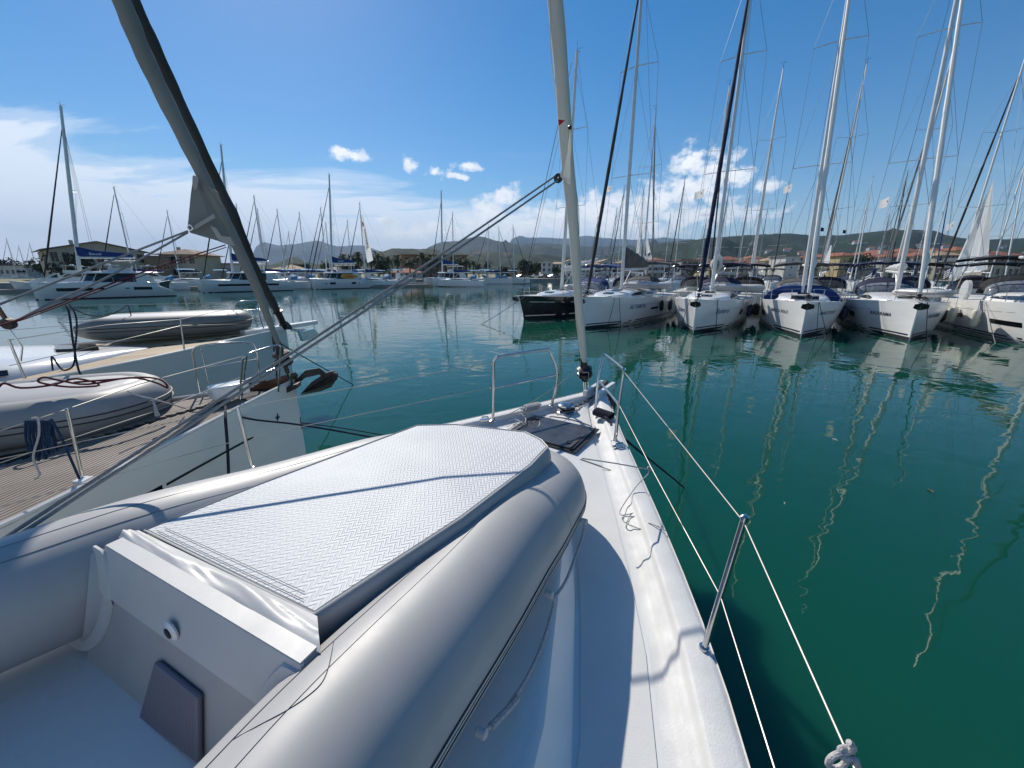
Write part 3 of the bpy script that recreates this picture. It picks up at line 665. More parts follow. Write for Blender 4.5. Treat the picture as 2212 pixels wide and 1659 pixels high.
def coachroof(t, h, t0=2.3, t1=9.4, w=1.25, hh=.46, m='gel', wins=((5.6, 8.6),), hatches=((3.2, .5), (4.6, .5)), n=18):
    def sec(tt):
        q = (tt-t0)/(t1-t0); wd_ = min(w, h.db(tt)-.45)*min(1, (q/.25)**.55 if q > 0 else 0); hg = hh*min(1, (q/.45)**.8 if q > 0 else 0)
        return wd_, hg, h.F(tt)-.01
    secs = []
    for i in range(n+1):
        tt = lerp(t0+.02, t1, i/n); a, b, z = sec(tt)
        secs.append([Vector((-tt, a*y, z+b*k)) for y, k in [(1.06, -.1), (1.02, .25), (.93, .72), (.8, .92), (.45, 1.02), (0, 1.06), (-.45, 1.02), (-.8, .92), (-.93, .72), (-1.02, .25), (-1.06, -.1)]])
    MB().loft(secs, False, True, True).build('coachroof', m, t)
    for (a0, a1) in wins:
        for s_ in (1, -1):
            S = []
            for i in range(9):
                tt = lerp(a0, a1, i/8); a, b, z = sec(tt); th = .55+.45*math.sin(PI*min(1, .12+i/9))
                S.append([Vector((-tt, s_*(a*lerp(1.02, .93, k)+.012), z+b*(.5+(lerp(.28, .70, k)-.5)*th))) for k in (0, 1)])
            MB().loft(S).build('window', 'glass', t, smooth=False)
    for (tt, sz) in hatches:
        a, b, z = sec(tt+sz/2); z0 = z+b*1.0; _, b2, z2 = sec(tt); _, b3, z3 = sec(tt+sz)
        zz = lambda q: lerp(z2+b2*1.06, z3+b3*1.06, q)
        MB().slab([(-tt, -sz*.55, zz(0)+.005), (-tt, sz*.55, zz(0)+.005), (-tt-sz, sz*.55, zz(1)+.005), (-tt-sz, -sz*.55, zz(1)+.005)], (0, 0, .04)).build('hatch', 'glass', t, smooth=False)
    return sec
def canvas(t, h, spray='navycan', bimini='navycan', ts=8.6, zs=1.0, clear=True):
    z0 = h.F(ts)+.42
    if spray:
        W_ = 1.45; S = []
        for i in range(9):
            q = i/8; S.append([Vector((-ts-1.25*q, W_*math.cos(a)*(.9+.1*q), z0-.1+zs*math.sin(a)**.55*(q*1.0)**.45+.02)) for a in [PI*k/14 for k in range(15)]])
        MB().loft(S[4:]).build('sprayhood', spray, t)
        MB().loft(S[:5]).build('windscreen', 'clear' if clear else spray, t)
        fr = MB()
        for i in (2, 4, 8): fr.tube([p+Vector((0, 0, .01)) for p in S[i]], .014, 5)
        for k in (3, 7, 11): fr.tube([S[i][k]+Vector((.005, 0, .01)) for i in range(5)], .02, 4)
        fr.build('sprayhood_frame', spray, t)
    if bimini:
        zb = h.Fs+2.25; S = []
        for i in range(9):
            q = i/8; S.append([Vector((-ts-2.1-2.6*q, 1.65*y, zb+.16*(1-y*y)+.06*math.sin(PI*q))) for y in [-1, -.97, -.7, -.35, 0, .35, .7, .97, 1]])
        b = MB().loft(S); b.loft([[p+Vector((0, 0, -.03)) for p in r] for r in S])
        for i in (0, 8): b.loft([[p, p+Vector((0, 0, -.14))] for p in S[i]])
        b.build('bimini', bimini, t, ang=50)
        for x in (0, 2.6):
            MB().tube(smooth_path([(-ts-2.1-1.3, 1.7, h.Fs+.1), (-ts-2.1-x, 1.66, zb-.02), (-ts-2.1-x, 0, zb+.13), (-ts-2.1-x, -1.66, zb-.02), (-ts-2.1-1.3, -1.7, h.Fs+.1)], 4), .014, 5).build('bimini_frame', 'chrome', t)
def pulpit(t, h, full=True, hp=.62, r=.0125):
    for s_ in (1, -1):
        p0 = h.pt(.28, h.F(.28), s_, -.05); p1 = h.pt(1.35, h.F(1.35), s_, -.06)
        u = Vector((0, 0, hp)); out = Vector((.05, s_*.03, 0))
        MB().tube(smooth_path([p1, p1+u*.85, p1+u+Vector((.08, 0, 0)), p0+u+Vector((.02, 0, 0))+out, p0+u*.8+out*2, p0+u*.1, p0], 4), r, 7).tube([p1+u*.5, p0+u*.5+out], r*.9, 6).build('pulpit', 'chrome', t)
def stanchions(t, h, ts, hp=.62, sides=(1, -1), r=.012, start=1.35, lr=.004, end=None):
    for s_ in sides:
        tops = [h.pt(start, h.F(start), s_, -.06)+Vector((0, 0, hp))]; mids = [tops[0]-Vector((0, 0, hp*.5))]
        for tt in ts:
            b = h.pt(tt, h.F(tt), s_, -.07); e = b+Vector((0, s_*.035, hp))
            MB().tube([b, e], r, 7).lathe(b, [(.04, 0), (.04, .015), (.018, .04)], 10).build('stanchion', 'chrome', t)
            tops.append(e-Vector((0, 0, .01))); mids.append(b.lerp(e, .5))
        MB().tube(tops, lr, 5).tube(mids, lr, 5).build('lifeline', 'wirelight', t)
def fender(loc, m, label, R=.13, L=.65, group='fenders hung between the yachts', line=.5):
    t = thing('fender', loc, 0, label, 'fender', group)
    MB().lathe((0, 0, -L), [(.02, -.06), (.03, 0), (R*.7, .05), (R, .14), (R*1.02, L*.5), (R, L-.14), (R*.7, L-.05), (.03, L), (.02, L+.06)], 14).build('body', m, t)
    MB().tube([(0, 0, 0), (0, 0, line)], .008, 5).build('lanyard', 'ropenavy', t)
    return t
def dinghy(loc, rz, label, L=2.4, Bd=1.5, R=.2, m='pvc', top='pvcl', tilt=0, strake=True, cone=True, inverted=True, cat='dinghy'):
    "inverted inflatable: U shaped tube with conical ends, flat bottom skin on top, transom"
    t = thing('inflatable_dinghy', loc, rz, label, cat)
    hb = Bd/2-R; a1 = L-R-.55
    cl = [(-.35, hb+.02), (0, hb), (a1*.6, hb), (a1, hb*.92), (a1+.3, hb*.68), (a1+.46, hb*.3), (a1+.5, 0)]
    P = [(x, y, R) for x, y in cl]+[(x, -y, R) for x, y in reversed(cl[:-1])]
    P = smooth_path(P, 4); n = len(P); rr = []
    for i in range(n):
        q = min(i, n-1-i); rr.append(R*min(1, .45+.55*(q/4 if cone else 1)))
    MB().tube(P, rr, 18, up=(0, 0, 1)).build('tube', m, t)
    if strake:
        s_ = MB()
        for dz in (-.032, .032):
            Q = []
            for i in range(3, n-3):
                T = (P[i+1]-P[i-1]).normalized(); o = Vector((-T.y, T.x, 0)); Q.append(P[i]+o*(R*1.005)+Vector((0, 0, dz)))
            s_.tube(Q, .015, 6, flat=.5)
        s_.build('rubbing_strake', 'strake', t)
    S = []
    for x, k in [(.0, 1), (a1*.5, 1), (a1, .95), (a1+.2, .84), (a1+.36, .62), (a1+.47, .30), (a1+.52, .08)]:
        S.append([Vector((x, hb*k*1.02*y, 2*R-.03+.05*(1-abs(y))+(0 if abs(y) < .9 else -.05))) for y in (-1, -.85, -.4, 0, .4, .85, 1)])
    MB().loft(S).build('bottom_skin', top, t)
    MB().box((0, 0, R*1.0), (.035, 2*hb-R*1.2, R*1.9)).build('transom', 'pvcl', t, smooth=False)
    return t
def yacht(bow, ang, label, L=13.7, B=4.3, Fb=1.75, Fs=1.4, hm='gel2', group=None, stripes=True, name=None, nt=1.9, nz=.95, nsize=.34, letter='letter', italic=.3, wins=((4.6, .95, .62, .26),), mast=True, tm=5.6, Hm=20.5,
          furl='furlnavy', cover='navycan', spray='navycan', bimini='navycan', lod=2, fw=1, heading='away', rake=.18, mm='alu', anchor=True, deckm='nonskid2', peak=.75, wr=.009, spr=(.36, .63), bz=3.1, cz=.46, boot='navy', fr=.085, swz=1.35):
    "bow: where the stem meets the water; ang: compass-like angle from forward towards the right in which the boat points its stern"
    aft = Vector((math.sin(ang), math.cos(ang), 0)); rz = math.atan2(-aft.y, -aft.x)
    t = thing('sailing_yacht', (bow[0], bow[1], 0), rz, label, 'yacht', group)
    h = Hull(L, B, Fb, Fs, rake); t.h = None if False else None
    return t
def build_yacht(bow, heading, label, **k):
    "bow tip at ground position, heading = direction the bow points (vector)"
    o = dict(L=13.7, B=4.3, Fb=1.75, Fs=1.4, hm='gel2', group=None, name=None, nt=1.9, nz=.95, nsize=.34, letter='letter', italic=.3, fw=1.0, wins=((4.6, 5.5, .62, .86),), tm=5.6, Hm=20.5, furl='furlnavy', cover='navycan',
             spray='navycan', bimini='navycan', lod=2, rake=.18, mm='alu', anchor=True, deckm='nonskid2', peak=.75, wr=.009, spr=(.38, .70), bz=3.1, boot='navy', fr=.10, roof=(2.3, 9.4, 1.25, .46), cwin=((4.2, 8.6),), rail=True,
             fs_t=.35, stan=(3.0, 4.7, 6.4, 8.1, 9.8, 11.5), boomL=4.8, chine=True, rails=True, toppx=None, gear=True, noroof=False, txt=None, mast=True, clear=True, masttop=True, tops=.5)
    o.update(k); hd = Vector((heading[0], heading[1], 0)).normalized()
    t = thing('sailing_yacht', (bow[0], bow[1], 0), math.atan2(hd.y, hd.x), label, 'yacht', o['group'])
    h = Hull(o['L'], o['B'], o['Fb'], o['Fs'], o['rake'])
    lod = o['lod']
    h.mesh(MB(), 28 if lod > 1 else 14, 8 if lod > 1 else 4).build('hull', o['hm'], t, ang=50)
    (h.deck(MB(), .0, h.L, .04, .034, .0, 24, 2) if o['deckm'] == 'caulk' else h.deck(MB(), .0, h.L, .04, .015, .05, 14, 6)).build('deck', o['deckm'], t)
    st = MB()
    for s_ in (1, -1):
        h.patch(st, .0, h.L, -.02, .15, s_, .005, 16, 1)
    st.build('boot_stripe', 'bottom', t, smooth=False)
    if lod > 1:
        st = MB()
        for s_ in (1, -1): h.patch(st, .15, h.L, .21, .28, s_, .005, 16, 1)
        st.build('waterline_stripe', o['boot'], t, smooth=False)
        r = MB()
        for s_ in (1, -1): r.tube([h.pt(h.L*(i/24), h.F(h.L*(i/24))+.015, s_, -.02) for i in range(25)], .022, 6)
        r.build('toe_rail', 'gel' if o['hm'] != 'x' else 'alu', t)
        if o['chine']:
            r = MB()
            for s_ in (1, -1): r.tube([h.pt(lerp(2.6, h.L, i/16), h.F(lerp(2.6, h.L, i/16))-.42, s_, 0) for i in range(17)], .008, 5)
            r.build('hull_line', 'letterd', t)
    for s_ in (1, -1):
        for (a, b, z0, z1) in o['wins']:
            h.patch(MB(), a, b, z0, z1, s_, .008, 5, 1).build('hull_window', 'glass', t, smooth=False)
    if o['name']:
        for s_ in (1, -1): hull_text(h, o['name'], o['nt'], o['nz'], o['nsize'], s_, o['letter'], t, o['italic'], o['fw'])
    if not o['noroof']: coachroof(t, h, *o['roof'], wins=o['cwin'], n=18 if lod > 1 else 9)
    if o['mast']:
        if o['toppx']: bpy.context.view_layer.update()
        foot, top, tips = rig(t, h, o['tm'], o['Hm'], o['mm'], o['furl'], o['fr'], o['fs_t'], o['spr'], wr=o['wr'], rake=.9 if lod > 1 else .35, mr=.11 if lod > 1 else .08, toppx=o['toppx'])
        boom(t, foot, o['boomL'], o['bz'], o['cover'], peak=o['peak'], txt=o['txt'])
        MB().tube([(foot.x-.1, 0, h.F(6)+.5), (foot.x-1.6, 0, o['bz'])], .03, 5).build('boom_vang', 'alu', t)
    canvas(t, h, o['spray'], o['bimini'], clear=o['clear'])
    if (lod > 1 or o['rail']) and o['rails']: pulpit(t, h)
    if lod > 1 and o['rails']: stanchions(t, h, o['stan'])
    if o['anchor'] and lod > 1:
        MB().box((.05, 0, h.F(0)+.03), (.6, .16, .07)).build('bow_roller', 'chrome', t)
        a = MB().tube([(-.3, 0, h.F(0)+.1), (.3, 0, h.F(0)+.05), (.42, 0, h.F(0)-.22)], [.025, .03, .03], 6)
        for s_ in (1, -1): a.slab([(.40, s_*.02, h.F(0)-.05), (.46, s_*.24, h.F(0)-.10), (.36, s_*.26, h.F(0)-.26), (.25, s_*.12, h.F(0)-.33), (.2, s_*.0, h.F(0)-.36)], (.02, 0, .02))
        a.build('anchor', 'galv', t)
        for s_ in (1, -1): MB().tube([h.pt(1.55, h.F(1.5)+.04, s_, -.12), h.pt(1.85, h.F(1.8)+.04, s_, -.12)], .018, 5).build('cleat', 'chrome', t)
    return t, h
def hv(deg): return (-math.sin(math.radians(deg)), -math.cos(math.radians(deg)))
def place_on(t, h, v):  # local -> world
    return t.matrix_basis @ Vector(v)
# ---- the front row on the right
GR = 'yachts moored bow out in the front row on the right'
Y1, H1 = build_yacht((.50, 26.75), hv(41), 'navy hulled yacht with white waterline stripe at the left end of the right hand row', hm='navyhull', Fb=1.60, Fs=1.35, rake=.55, L=12.6, B=4.0, wins=(), tm=5.0, Hm=17.4, furl=None, cover=None, spray='blue', bimini='blue', boot='gel', mm='mastwhite', group=GR, chine=False, roof=(2.0, 8.8, 1.2, .42), cwin=((5.2, 7.6),), bz=3.3, stan=(3, 5, 7, 9))
st = MB()
for s_ in (1, -1): H1.patch(st, .6, 12, -.40, -.365, s_, .006, 14, 1, True)
st.build('cove_stripe', 'gel', Y1, smooth=False)
MB().tube([(-5.15, 0, 3.35), (-10.2, 0, 4.2)], [.14, .12], 8).build('boom', 'mastwhite', Y1)
MB().tube([(-.25, 0, 1.85), (-5.25, 0, 16.5)], .02, 5).build('forestay', 'black', Y1)
Y2, H2 = build_yacht((4.05, 22.3), hv(36), 'white yacht with wrinkled charcoal mainsail cover and dark furled sail, behind the cream sail', name='ALTAMURA', toppx=1385, nt=3.1, nz=.98, nsize=.36, italic=.25, letter='letter', wins=((6.0, 7.3, .78, .92), (9.6, 10.5, .78, .96)), furl='furldark', cover='greycan', spray='greycan', bimini='greycan', group=GR, peak=1.5, Fb=1.78, Fs=1.5, rake=.08, bz=3.3, boomL=5.0, fr=.09)
Y3, H3 = build_yacht((9.7, 20.8), hv(33), 'white yacht named Bolero with navy sprayhood and navy furled sail', name='Bolero', toppx=1619, nt=1.6, nz=.92, nsize=.40, italic=.2, wins=((4.3, 5.0, .70, 1.02),), furl='furlnavy', cover='furlgrey', spray='navycan', bimini='navycan', group=GR, Fb=1.72, rake=.05, peak=.8)
Y4, H4 = build_yacht((14.45, 19.35), hv(33), 'white yacht named MARCO POLO with a bright blue canvas tent and pale furled sail', name='MARCO POLO', toppx=1831, nt=1.35, nz=1.02, nsize=.23, italic=.3, letter='letterd', wins=((4.0, 5.0, .62, .92),), furl='mastwhite', cover='greycan', spray='greycan', bimini='greycan', group=GR, Fb=1.72, rake=.05, peak=1.2, bz=3.5)
Y5, H5 = build_yacht((18.9, 18.35), hv(35), 'white yacht named BALARAMA with navy canvas and a grey dinghy on its foredeck', name='BALARAMA', toppx=2066, nt=1.35, nz=.98, nsize=.25, italic=.3, letter='letterd', wins=((4.2, 5.2, .66, .94),), furl='mastwhite', cover='gel', spray='navycan', bimini='navycan', group=GR, Fb=1.80, rake=.05, peak=.5)
Y6, H6 = build_yacht((22.2, 13.4), hv(32), 'large white yacht at the right edge with black canvas and long dark hull window', name=None, L=14.5, B=4.6, wins=((3.6, 5.6, .74, .96), (8.2, 9.8, .74, .96)), furl='furlnavy', cover='greycan', spray='blackcan', bimini='blackcan', group=GR, Fb=1.95, Fs=1.6, rake=.05, bz=3.8)
# blue tent over the foredeck of the fourth
S = []
for i in range(11):
    q = i/10; S.append([Vector((-5.5-2.8*q, 1.98*y, H4.F(6)+.0+(.86-.1*q)*(1-abs(y)**4)+.04*math.sin(i*1.9+y*5))) for y in [-1+k/7 for k in range(15)]])
MB().loft(S).build('tent', 'blue', Y4)
MB().slab([(-5.5, 1.98*y, H4.F(6)+.0+.85*(1-abs(y)**4)) for y in [-1+k/7 for k in range(15)]], (-.02, 0, 0)).build('tent_end', 'blue', Y4)
# bunched loose sails at the masts
def bunch(t, x, z, w, m, nm='loose_sail', y=0, hgt=1.4):
    secs = []
    rnd = random.Random(int(x*100))
    for i in range(9):
        q = i/8; r = w*math.sin(PI*(.08+.84*q))**.8
        secs.append([Vector((x-.25+r*math.cos(a)*(.55+.2*rnd.random()), y+r*math.sin(a)*(.7+.5*rnd.random()), z+hgt*q)) for a in [2*PI*k/10 for k in range(10)]])
    MB().loft(secs, True, True, True).build(nm, m, t)
MB().slab([(-2.62, -.62, H4.F(3)+.12), (-2.62, .62, H4.F(3)+.12), (-2.95, .62, H4.F(3)+.30), (-2.95, -.62, H4.F(3)+.30)], (.015, 0, .03)).build('front_window', 'glass', Y4, smooth=False)
bunch(Y3, -5.9, 3.1, .36, 'sail', hgt=1.15); bunch(Y5, -.75, 3.3, .13, 'sail', hgt=.7)
bunch(Y4, -.75, 3.3, .12, 'sail', hgt=.6)
# dinghies on their decks
def on_deck(t, x, y, z, rz, label, **k):
    p = t.matrix_basis @ Vector((x, y, z)); return dinghy(p, t.rotation_euler.z+rz, label, **k)
bpy.context.view_layer.update()
on_deck(Y2, -6.9, .1, H2.F(6)+.50, 1.5, 'pale grey inflatable lying across the coachroof before the charcoal sprayhood', L=2.9, Bd=1.5, m='pvcl')
on_deck(Y3, -7.0, .1, H3.F(6)+.48, 1.5, 'pale grey inflatable lying across the coachroof under the navy sprayhood', L=2.8, Bd=1.5, m='pvcl')
on_deck(Y5, -4.6, .3, H5.F(4)+.30, .62, 'light grey inflatable on the foredeck of the tall bowed yacht with navy sprayhood', L=2.2, Bd=1.3, m='pvcl', R=.18)
on_deck(Y1, -7.6, 0, H1.F(6)+.4, .1, 'small grey inflatable on the navy hulled yacht', L=2.2, Bd=1.3, m='pvcl')
# radar dome / white board cover on the last boat
b_ = MB().slab([( -9.9+.55*math.cos(a), -1.95, H6.F(9)+.50+.55*math.sin(a)) for a in [2*PI*k/20 for k in range(20)]], (0, .16, 0)).build('cushion_cover', 'sail', Y6)
# name panel, nearby stripes on the canopy glass
# fenders
def hang(t, h, x, side, m, label, drop=.35, R=.14, L=.7):
    p = t.matrix_basis @ h.pt(x, h.F(x)-drop, side, R+.02); return fender(p, m, label, R, L, line=drop+.1)
for a in [(Y2, H2, 7.3, 1, 'fendb', 'pointed black fender on the port side of the ALTAMURA', .25), (Y2, H2, 9.4, 1, 'fendn', 'first blue grey fender aft of the pointed black one'), (Y2, H2, 11.1, 1, 'fendn', 'second blue grey fender, nearer the stern of the ALTAMURA'),
          (Y3, H3, 5.6, -1, 'fendw', 'white fender between ALTAMURA and Bolero'), (Y3, H3, 6.2, 1, 'fendn', 'blue fender at the port shoulder of Bolero'), (Y3, H3, 7.4, 1, 'fendn', 'rounder blue fender with white foot aft of the shoulder of Bolero'), (Y4, H4, 6.2, -1, 'fendb', 'black fender beside the MARCO POLO starboard shoulder'),
          (Y4, H4, 5.4, 1, 'fendn', 'upright blue fender at the port shoulder of MARCO POLO'), (Y5, H5, 6.4, -1, 'fendb', 'black fender between MARCO POLO and BALARAMA'), (Y5, H5, 5.8, 1, 'fendb', 'fat black fender between BALARAMA and the last white yacht'),
          (Y6, H6, 8.6, -1, 'fendw', 'left of the two cream fenders on the last white yacht'), (Y6, H6, 6.2, -1, 'fendw', 'right of the two cream fenders on the last white yacht')]: hang(*a, **({'R': .17, 'L': .95} if a[0] is Y6 else {}))
for a in [(Y3, H3, 6.9, -1, 'fendb', 'dark fender deep between ALTAMURA and Bolero'), (Y4, H4, 7.2, -1, 'fendb', 'large black fender aft of the MARCO POLO starboard shoulder'), (Y4, H4, 6.6, 1, 'fendb', 'black fender behind the upright blue one of MARCO POLO'), (Y5, H5, 7.5, -1, 'fendn', 'blue fender aft on the BALARAMA starboard side'), (Y5, H5, 7.0, 1, 'fendb', 'second fat black fender aft on the BALARAMA port side')]: hang(*a, R=.2, L=.75)
# mooring ropes from bows into the water
def moor(t, h, x, side, out, label, m='ropenavy', r=.014, z1=-.3, z0=None):
    a = t.matrix_basis @ (h.pt(x, h.F(x), side, .01)); b = a+Vector(out); b.z = z1
    o = MB().tube(sag(a, b, .06, 8), r, 6).build('mooring_line', m); tag(o, label, 'rope', 'mooring lines running from the bows into the water')
moor(Y1, H1, .35, 1, (-3.4, -3.0, 0), 'taut line from the navy bow down into open water', 'ropegrey', .02)
moor(Y1, H1, 2.0, 1, (-1.0, -1.6, 0), 'dark line crossing the navy hull')
moor(Y2, H2, 1.9, 1, (-.6, -.9, 0), 'left of two dark lines hanging over the ALTAMURA bow'); moor(Y2, H2, 2.2, 1, (.1, -.5, 0), 'right of two dark lines hanging over the ALTAMURA bow')
moor(Y3, H3, .9, -1, (-1.0, -1.2, 0), 'line slanting left from the starboard bow of Bolero'); moor(Y3, H3, 1.5, 1, (-.2, -.7, 0), 'steep double line over the port bow of Bolero', r=.02)
moor(Y4, H4, .9, 1, (-.3, -.8, 0), 'crossed dark line left one at the port bow of MARCO POLO'); moor(Y4, H4, .95, 1, (.4, -.7, 0), 'crossed dark line right one at the port bow of MARCO POLO')
moor(Y5, H5, .7, 1, (-.4, -.9, 0), 'dark line over the port bow of BALARAMA')
moor(Y6, H6, 6, -1, (-1.6, -2.4, 0), 'pale line running down between BALARAMA and the last yacht', 'ropegrey')
# ---- yachts behind
def bg(px, py, H, head, label, furl='furlgrey', cover='navycan', L=12.5, mm='alu', hm='gel2', spray='navycan', bimini='navycan', group='yachts moored behind the front row on the right', sail=None, **k):
    r = ray(px, py); s = (H-CAMH)/r.z; x, y = r.x*s, r.y*s
    hd = Vector((head[0], head[1], 0)).normalized(); tm = 5.3*L/13.7
    bow = Vector((x, y, 0))+hd*tm
    t, h = build_yacht((bow.x, bow.y), head, label, L=L, B=4.0*L/12.5, lod=1, Hm=H, tm=tm, furl=furl, cover=cover, mm=mm, hm=hm, group=group, spray=spray, bimini=bimini, wr=.011, roof=(2.2, L*.68, 1.1, .42), cwin=((4.4, L*.6),), rail=False, wins=(), anchor=False, fr=.075, boomL=L*.34, rake=.12, **k)
    return t, h
aw = (math.sin(math.radians(33)), math.cos(math.radians(33))); tw = (-aw[0], -aw[1])
bg(1419, 240, 18, aw, 'yacht behind ALTAMURA whose slim mast stands alone just right of its mast', 'furlgrey', 'greycan')
bg(1479, 382, 17, tw, 'far yacht with a dark mast midway between ALTAMURA and Bolero', 'furldark', 'navycan')
bg(1347, 403, 17, tw, 'far yacht with two close dark masts left of the partly set white sail', 'furldark', None)
t_, h_ = bg(1390, 402, 17, tw, 'far yacht with a narrow white sail hanging at its mast behind ALTAMURA', None, None)
bg(1331, 451, 16, tw, 'small far yacht whose mast shows just right of the cream furled sail', 'furlgrey', 'navycan', L=11)
bg(1577, 187, 20, aw, 'yacht behind Bolero whose mast nearly touches its mast', 'furlnavy', 'greycan')
bg(1573, 412, 16, tw, 'far yacht with its mast right behind the Bolero shrouds', 'furlgrey', 'navycan', L=11.5)
bg(1620, 412, 16, tw, 'far yacht with a grey mast right of Bolero', 'furlgrey', 'greycan', L=11.5)
bg(1692, 150, 20, aw, 'yacht whose pale mast stands left of the MARCO POLO mast', 'mastwhite', 'greycan', mm='mastwhite', bimini='blackcan', spray='blackcan')
bg(1704, 397, 16, tw, 'far yacht with a dark mast and white burgee left of MARCO POLO', 'furldark', 'navycan')
bg(1871, 142, 20, aw, 'yacht whose leaning grey mast stands right of the MARCO POLO mast', 'furlgrey', 'greycan')
bg(1811, 408, 16, tw, 'far yacht half hidden by the leaning grey mast right of MARCO POLO', 'furldark', None, L=11.5)
bg(1887, 384, 17, tw, 'far yacht with a thin pale mast between MARCO POLO and BALARAMA', 'mastwhite', 'blue', mm='mastwhite')
bg(1963, 370, 17, tw, 'far yacht with a dark mast topped by a small flag left of BALARAMA', 'furldark', 'greycan', mm='furlgrey')
bg(2056, 114, 20, aw, 'yacht whose mast rises just right of the BALARAMA furled sail', 'furlgrey', 'greycan', bimini='blackcan')
bg(2059, 387, 16.5, tw, 'far yacht with pale mast and royal blue furled sail right of BALARAMA', 'blue', 'navycan', mm='mastwhite')
tq, hq = bg(2212, 122, 19, aw, 'yacht with a big white mainsail hoisted loose round its mast near the right edge', 'furldark', None, L=13.7, bimini='blackcan', spray='blackcan')
bg(2225, 330, 17, tw, 'far yacht at the right edge with a pale mast', 'mastwhite', 'greycan', mm='mastwhite')
bg(1526, 470, 16, tw, 'distant yacht showing a thin mast left of Bolero furled sail', 'furlgrey', 'navycan', L=11)
bg(1765, 470, 16, tw, 'distant yacht between MARCO POLO and the leaning grey mast', 'furlgrey', 'navycan', L=11)
bg(1660, 440, 16, tw, 'distant yacht with slender mast left of MARCO POLO', 'furlgrey', 'blue', L=11)
bg(1925, 450, 16, tw, 'distant yacht with slender mast left of the dark one by BALARAMA', 'furlgrey', 'navycan', L=11)
bg(2010, 455, 16, tw, 'distant yacht with slender mast between BALARAMA and the blue furled sail', 'furlgrey', 'greycan', L=11)
bg(1448, 460, 16, tw, 'distant yacht with slender mast left of the dark one behind ALTAMURA', 'furlgrey', 'navycan', L=11)
bg(1290, 470, 15, tw, 'distant yacht whose mast shows between the cream sail and the dark furled sail', 'furlgrey', 'navycan', L=11)
# hoisted loose sails
def hung_sail(t, pts, name='mainsail', m='sail', n=14, folds=.10):
    a, b, c = [Vector(p) for p in pts]; S = []
    for i in range(n+1):
        q = i/n; l = a.lerp(b, q); r = a.lerp(c, q); row = []
        for k in range(17):
            s_ = k/16; p = l.lerp(r, s_); w = q*folds*math.sin(s_*22+i*.12)*(.6+.4*math.sin(s_*9))
            row.append(p+(r-l).cross(Vector((0, 0, 1))).normalized()*w)
        S.append(row)
    MB().loft(S).build(name, m, t)
inv = tq.matrix_basis.inverted()
rq = ray(2212, 122); Yq = (19-CAMH)/rq.z*rq.y
hung_sail(tq, [inv @ W(2146, 388, Y=Yq-.2), inv @ W(2046, 602, Y=Yq-.6), inv @ W(2136, 580, Y=Yq-.2)], folds=.28)
inv = t_.matrix_basis.inverted(); rq = ray(1390, 402); Yq = (17-CAMH)/rq.z*rq.y
hung_sail(t_, [inv @ W(1391, 425, Y=Yq-.3), inv @ W(1371, 565, Y=Yq-.3), inv @ W(1384, 565, Y=Yq-.3)], folds=.12)
hung_sail(t_, [inv @ W(1392, 480, Y=Yq-.3), inv @ W(1397, 560, Y=Yq-.3), inv @ W(1409, 560, Y=Yq-.3)], folds=.1, name='jib')
# pontoons
def pontoon(pts, w, label):
    S = []
    P = [Vector((x, y, 0)) for x, y in pts]
    for i, p in enumerate(P):
        d = (P[min(i+1, len(P)-1)]-P[max(i-1, 0)]).normalized(); s_ = Vector((-d.y, d.x, 0))*w/2
        S.append([p+s_+Vector((0, 0, -.3)), p+s_+Vector((0, 0, .5)), p-s_+Vector((0, 0, .5)), p-s_+Vector((0, 0, -.3))])
    o = MB().loft(S, True, True, True).build('pontoon', 'dock', smooth=False); tag(o, label, 'pontoon')
pontoon([(9.5, 38.5), (13, 34.8), (18.2, 33.8), (23, 32.2), (28, 31), (34, 28)], 2.0, 'floating walkway behind the sterns of the front row')
pontoon([(16, 68), (40, 62), (75, 52)], 2.0, 'second floating walkway further back among the masts')
pontoon([(-84, 64), (-56, 84), (-30, 106), (-12, 118), (0, 126)], 2.4, 'long floating walkway behind the catamarans')
pontoon([(-36, 88), (-24, 94), (-16, 100)], 2.2, 'pale walkway between third and fourth catamaran')
pontoon([(-64, 46), (-80, 52)], 2.0, 'short walkway at the far left edge')
